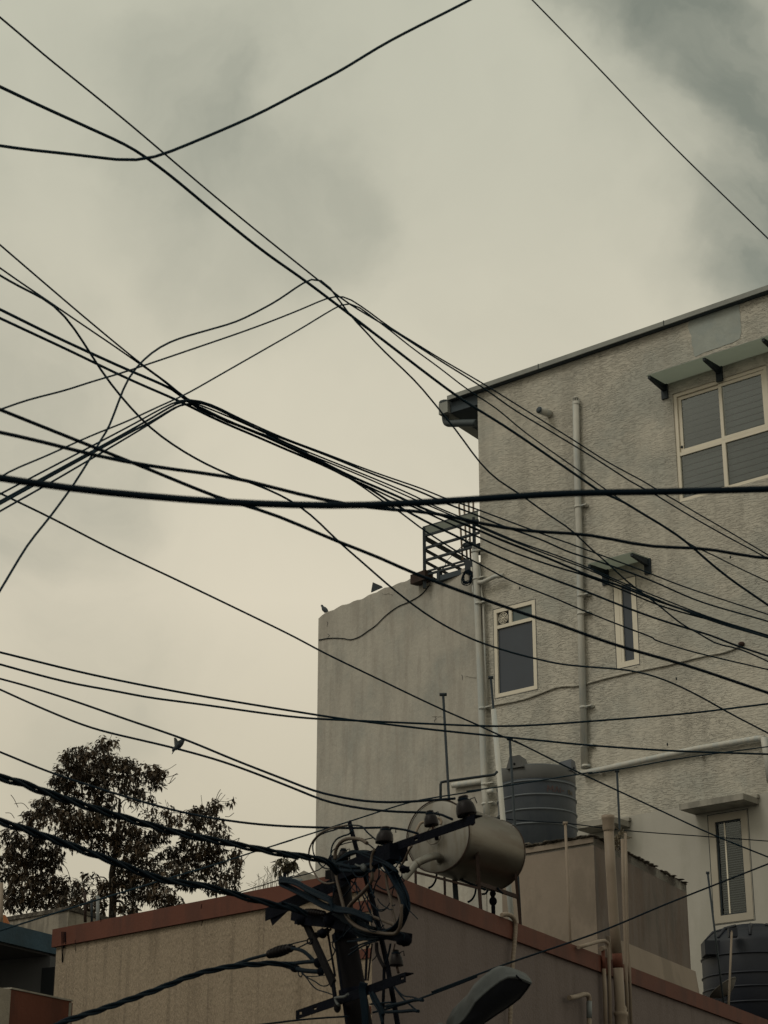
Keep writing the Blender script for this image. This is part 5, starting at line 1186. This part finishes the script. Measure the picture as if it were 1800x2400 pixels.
MB().ball(P('R', 315, 655, .045), .03, .02, .022).build('cable_clamp', M_blk, up); MB().ball(P('R', 550, 595, .045), .026, .02, .03).build('cable_clamp', M_blk, up); MB().ball(P('R', 575, 685, .045), .022, .02, .025).build('cable_clamp', M_blk, up)
cab('R 345,690 350,720 375,740 385,715 380,695 430,740 520,790 580,830 640,830 665,810', .0035); cab('R 385,705 430,750 490,830 540,870 620,895 690,920', .0035); cab('R 430,735 520,735 620,722', .003)
cab('R 650,575 680,555 700,520', .004)
# the big coil right of the pole
COIL = 'Q 1150,430 1220,520 1300,640 1370,760 1430,880 1450,980 R 1440,60 1400,180 1320,260 1200,310 1050,310 960,280 880,220'
base_pts = cs(COIL)
for i in range(10):
    o0 = random.uniform(-9, 9); o1 = random.uniform(-9, 9); pts = []
    for k_, (x, y) in enumerate(base_pts):
        dx = x - 850; dy = y - 2085; l_ = math.hypot(dx, dy) or 1; o_ = (i - 4.5) * 1.9 + 2.5 * math.sin(k_ * .9 + i * 1.3)
        pts.append(PP.pt((x + dx / l_ * o_, y + dy / l_ * o_), .10 + .012 * math.sin(k_ + i * 2.1) - .006 * i))
    MB().tube(smooth_pts(pts, 5), random.choice((.0055, .007, .0085)), 6).build('coiled_cable', M_wire, up)
# left bundle looping off the arm end
for i in range(8):
    o_ = (i - 3.5) * 1.6; pts = [PP.pt((x, y + o_ + 2 * math.sin(k_ + i)), .11 + .006 * i) for k_, (x, y) in enumerate(cs('Q 700,1000 600,960 480,900 340,830 230,780 165,745 150,715 170,700 230,705 330,740 420,800 560,870 680,930 R 700,20 900,60 1100,150'))]
    MB().tube(smooth_pts(pts, 5), .0065, 6).build('coiled_cable', M_wire, up)
MB().tube(PT('Q 207,700 207,640', .10), .010, 6).build('pin', M_blk, up)
# arch of cables over the pole top
for i in range(9):
    pts = PT(f'Q {690+i*6},{560-i*4} {780+i*4},{500-i*5} {900},{440-i*3+random.randint(-6,6)} {1010},{415+i*5} {1130},{440+i*9} {1230},{500+i*6} {1330+i*4},{590+i*5}', .09 + .008 * (i % 4)); MB().tube(smooth_pts(pts, 5), .008, 6).build('coiled_cable', M_wire, up)
for i in range(6):
    pts = PT(f'Q {700},{500+i*22} {800},{520+i*18} {900},{540+i*16+random.randint(-8,8)} {1010},{530+i*18} {1120},{500+i*22}', .10 + .008 * (i % 3)); MB().tube(smooth_pts(pts, 4), .011, 6).build('coiled_cable', M_wire, up)
for s, r, m_ in (('Q 720,500 725,430 745,370 790,315 850,288 930,285 1000,300 1050,335', .0105, M_tanw), ('Q 1050,335 1085,360 1125,395', .004, M_wire),
                 ('Q 1130,395 1105,460 1095,560 1100,640 1100,700 1070,760 1000,840 920,920 860,990 840,1050', .011, M_tanw),
                 ('Q 725,600 740,700 770,830 800,950 830,1060 R 900,190 1000,250 1150,285 1280,300 1350,290 1380,240 1395,160 1400,0', .010, M_tanw),
                 ('Q 1350,740 1365,830 1390,950 R 1395,20 1400,60', .009, M_tanw),
                 ('R 830,100 950,105 1100,125 1200,160 1280,190 1340,205 1335,160 1310,60 Q 1290,900 1260,790 1240,650', .0085, M_tanw),
                 ('Q 690,500 680,440 690,370 730,300 800,260 870,235 895,200', .005, M_wire2),
                 ('Q 690,600 600,580 540,510 500,430 495,350 540,270 620,225 720,195 800,160 860,150 930,150 1000,165 1050,220 1130,290 1200,345 1250,370', .0045, M_wire),
                 ('Q 720,735 640,745 560,710 500,620 460,530 455,420 480,340 540,260 600,215 720,170 840,152', .0055, M_tanw),
                 ('Q 1510,360 1470,420 1430,510 1390,580', .006, M_tanw), ('Q 1320,510 1400,550 1440,600', .005, M_wire), ('Q 880,715 960,790 1020,900 1080,1040 R 1100,120 1200,330', .004, M_wire),
                 ('Q 1250,760 1290,900 1330,1091', .0045, M_tanw),
                 ('R 950,350 1060,360 1180,345', .007, M_wire), ('R 860,520 960,450 1060,400 1150,370', .005, M_wire), ('R 850,380 960,370 1050,350', .006, M_wire), ('R 880,460 980,410 1100,370', .005, M_wire),
                 ('R 1145,390 1150,480 1180,560 1230,650', .010, M_pole), ('R 1290,400 1270,500 1240,600', .006, M_wire), ('R 1335,400 1320,470', .004, M_rust),
                 ('R 700,370 695,420 720,470 700,520', .004, M_wire), ('R 1330,840 1380,900 1430,935 1530,950 1590,975', .004, M_wire), ('R 1330,850 1400,940 1470,1010 1550,1080', .0045, M_wire),
                 ('R 1110,900 1150,980 1190,1050 1215,1130', .011, M_wire), ('R 1080,900 1120,1000 1170,1080 1210,1222', .009, M_wire), ('R 1080,1020 1180,1010 1300,1000', .005, M_wire), ('R 1240,1040 1400,1010 1560,975 1620,980', .009, M_wire),
                 ('R 1240,1100 1400,1095 1530,1085 1575,1092', .009, M_wire), ('R 1240,1070 1330,1040 1400,1015', .005, M_wire), ('R 990,450 1030,500 1000,560', .003, M_wire), ('R 1150,480 1140,530 1100,575', .003, M_wire), ('R 1060,440 1080,400', .004, M_wire)):
    cab(s, r, .12 if 'Q 7' in s[:4] or 'Q 11' in s[:5] else .08, m_)
for i in range(5):
    cab(f'R {985+i*16},{790+i*4} {975+i*14},{870} {985+i*15},{960+i*8} {1000+i*13},{1100} {1010+i*12},{1300}', .006, .10)
for i in range(6): cab(f'R {700+i*12},{100+i*6} {850},{130+i*12} {1000+i*4},{180+i*10} {1120},{260+i*8}', .008, .09)
for (x, y) in ((1010, 575), (1020, 590)): MB().ball(P('Q', x, y, .15), .016, .012, .018).build('bolt', M_lampm, up)
MB().tube(PT('Q 930,550 960,565 1000,572', .15), .005, 6).build('bolt_shank', M_lampm, up)
MB().ball(P('R', 745, 1050, .10), .02, .02, .03).build('bolt', M_pole, up)
MB().tube(smooth_pts(PT('R 720,960 760,950 830,940 855,915', .11), 4), .008, 6).build('u_bolt', M_lampm, up)
MB().tube(smooth_pts(PT('R 725,970 735,1000 760,1030', .11), 4), .008, 6).build('u_bolt', M_lampm, up)
MB().tube(smooth_pts([P('R', 1400 + 30 * math.cos(a), 330 + 40 * math.sin(a), .09) for a in [3.6, 4.4, 5.2, 6.0, 6.8, 7.6]], 3), .004, 5).build('wire_loop', M_wire, up)
MB().tube(smooth_pts([P('R', 465 + 28 * math.cos(a), 375 + 28 * math.sin(a), .06) for a in [.2 + k * .7 for k in range(9)]], 3), .005, 5).build('ring', M_blk, up)
rnd = random.Random(21)
for i in range(26):        # loose thin service wires hanging round the pole head
    x0, y0 = rnd.uniform(640, 1400), rnd.uniform(420, 1060); x1, y1 = x0 + rnd.uniform(-260, 260), y0 + rnd.uniform(60, 420); sg_ = rnd.uniform(20, 120)
    pp = [c('Q', x0 + (x1 - x0) * t + rnd.uniform(-12, 12), y0 + (y1 - y0) * t + sg_ * 4 * t * (1 - t)) for t in (0, .2, .4, .6, .8, 1)]
    MB().tube(smooth_pts([PP.pt(p, .06 + .003 * i) for p in pp], 4), rnd.choice((.0025, .003, .004)), 5).build('service_wire', M_wire, up)
# misc black lumps that read as tape wraps and clamps
for (k, x, y, rx, rz) in (('Q', 760, 560, .045, .04), ('Q', 700, 520, .03, .03), ('Q', 1290, 470, .04, .045), ('Q', 1180, 400, .02, .02), ('R', 400, 150, .045, .04), ('R', 690, 150, .05, .04), ('Q', 1430, 600, .028, .018), ('R', 590, 300, .03, .022), ('Q', 850, 620, .05, .045), ('Q', 960, 600, .05, .04), ('R', 1420, 360, .04, .03)):
    m = MB(); m.ball(P(k, x, y, .07), rx, .05, rz, 9, 7)
    for i in range(len(m.v)): m.v[i] = m.v[i] + Vector((random.gauss(0, .004), 0, random.gauss(0, .004)))
    m.build('tape_wrap', M_blk, up)

# ================================================================== STREET LAMP
lo = at(c('T', 900, 820), 10.4); ln_ = Vector((.18, -.62, -.70)).normalized()     # lens faces down towards the street
def LPt(x, y, off=0.0):
    r = ray(*c('T', x, y)); o = lo - ln_ * off; return EYE + r * ((o - EYE).dot(ln_) / r.dot(ln_))
lens = [(300, 1215), (420, 1106), (500, 1030), (560, 950), (640, 820), (740, 725), (840, 640), (950, 560), (1050, 512), (1140, 512), (1240, 545), (1345, 592), (1290, 680), (1200, 790), (1060, 895), (920, 985), (760, 1095), (640, 1215)]
lw = [LPt(*p) for p in lens]; cen_ = sum(lw, Vector()) / len(lw)
sl = thing('street_lamp', 'grey cobra-head street lamp with a dark lens hanging over the street at the bottom', 'street lamp', Vector((b3_.x + .02, b3_.y - .1, 0)))
m = MB(); outl = [p + (p - cen_) * .05 for p in lw]
rings = [([p + (p - cen_) * .0 for p in lw], .0), (outl, .004), (outl, .035), ([cen_ + (p - cen_) * 1.0 for p in lw], .085), ([cen_ + (p - cen_) * .80 for p in lw], .135), ([cen_ + (p - cen_) * .50 for p in lw], .158), ([cen_ + (p - cen_) * .04 for p in lw], .165)]
n_ = len(lw)
for pr, o_ in rings: m.v += [p - ln_ * o_ for p in pr]
for k_ in range(len(rings) - 1):
    for j in range(n_): m.f.append((k_ * n_ + j, k_ * n_ + (j + 1) % n_, (k_ + 1) * n_ + (j + 1) % n_, (k_ + 1) * n_ + j)); m.sm.append(k_ > 1)
m.build('housing', M_lampm, sl)
m = MB(); nr = 5
for k_ in range(nr + 1):
    f_ = 1 - k_ / nr * .98; m.v += [cen_ + (p - cen_) * f_ * .97 + ln_ * (.03 * (1 - f_ ** 2) - .004) for p in lw]
for k_ in range(nr):
    for j in range(n_): m.f.append((k_ * n_ + j, k_ * n_ + (j + 1) % n_, (k_ + 1) * n_ + (j + 1) % n_, (k_ + 1) * n_ + j)); m.sm.append(True)
m.build('lens', M_lens, sl)
a = LPt(760, 630, .05); MB().obox(a + ln_ * .05, (.012, 0, -.004), (0, .012, 0), (0, 0, .035)).build('latch', M_lampm, sl)
a = LPt(1160, 475, .0); MB().tube([a, LPt(1230, 545, 0)], .004, 6).build('hinge', M_blk, sl)
am = [LPt(430, 1130, .06), LPt(300, 1250, .06), LPt(100, 1450, .05), LPt(-300, 1700, 0), Vector((b3_.x - .02, b3_.y - .05, 2.9)), Vector((b3_.x - .02, b3_.y - .05, 2.7))]
MB().tube(smooth_pts(am, 5), .026, 12).build('arm', M_lampm, sl)

# ================================================================== BIRDS
def bird(root, pts, rs_, m=M_bird): return MB().tube(smooth_pts(pts, 4), [rs_[0] + 0 * i for i in range(1)] if False else np.interp(np.linspace(0, 1, (len(pts) - 1) * 4 + 1), np.linspace(0, 1, len(rs_)), rs_).tolist(), 10).build('body', m, root)
BY = dep(c('U', 900, 800)[0], 13.5, 9.4)
U = lambda x, y, d=0.0: at(c('U', x, y), BY + d)
bd = thing('small_bird', 'small dark bird perched on the lower line wire with a wing raised', 'bird', U(1050, 930))
bird(bd, [U(1185, 545), U(1150, 575), U(1060, 680), U(980, 770), U(880, 870), U(800, 920), U(760, 980)], [.003, .012, .020, .021, .016, .012, .009])
MB().ball(U(1170, 560), .011, .011, .011).build('head', M_bird, bd); MB().tube([U(1185, 535), U(1225, 505)], [.005, .001], 6).build('beak', M_blk, bd)
m = MB(); wp = [(820, 870), (800, 700), (790, 480), (850, 480), (900, 520), (940, 600), (985, 600), (1000, 680), (960, 780)]
fr = [U(x, y, -.012 - .0002 * (y - 500) * 0) for x, y in wp]; bkp = [U(x, y, -.004) for x, y in wp]
m.face(fr); m.face(bkp[::-1])
for i in range(len(wp)): j = (i + 1) % len(wp); m.face([fr[i], fr[j], bkp[j], bkp[i]])
m.build('wing', M_wing, bd)
m = MB(); tp2 = [(720, 860), (715, 1020), (740, 1030), (705, 1125), (730, 1120), (800, 1020), (870, 950), (840, 870)]
fr = [U(x, y, -.006) for x, y in tp2]; bkp = [U(x, y, .006) for x, y in tp2]; m.face(fr); m.face(bkp[::-1])
for i in range(len(tp2)): j = (i + 1) % len(tp2); m.face([fr[i], fr[j], bkp[j], bkp[i]])
m.build('tail', M_bird, bd)
MB().tube([U(1010, 830), U(1055, 925)], .0025, 5).build('leg', M_tanw, bd); MB().tube([U(930, 870), U(960, 900)], .0025, 5).build('leg', M_tanw, bd)
pg = G_.w(gs1 + .0, 0); 
Fq = lambda x, y: G_.pt(c('F', x, y), -.06)
pn = thing('pigeon', 'pigeon sitting on the upper left corner of the grey plaster wall', 'bird', Fq(168, 236))
bird(pn, [Fq(147, 188), Fq(152, 194), Fq(157, 203), Fq(165, 214), Fq(176, 224), Fq(186, 232), Fq(190, 236)], [.008, .018, .026, .045, .042, .02, .006])
MB().ball(Fq(152, 194), .022, .022, .022).build('head', M_bird, pn); MB().tube([Fq(147, 192), Fq(141, 195)], [.006, .001], 5).build('beak', M_blk, pn)
MB().tube([Fq(168, 228), Fq(168, 240)], .006, 5).build('leg', M_tanw, pn)
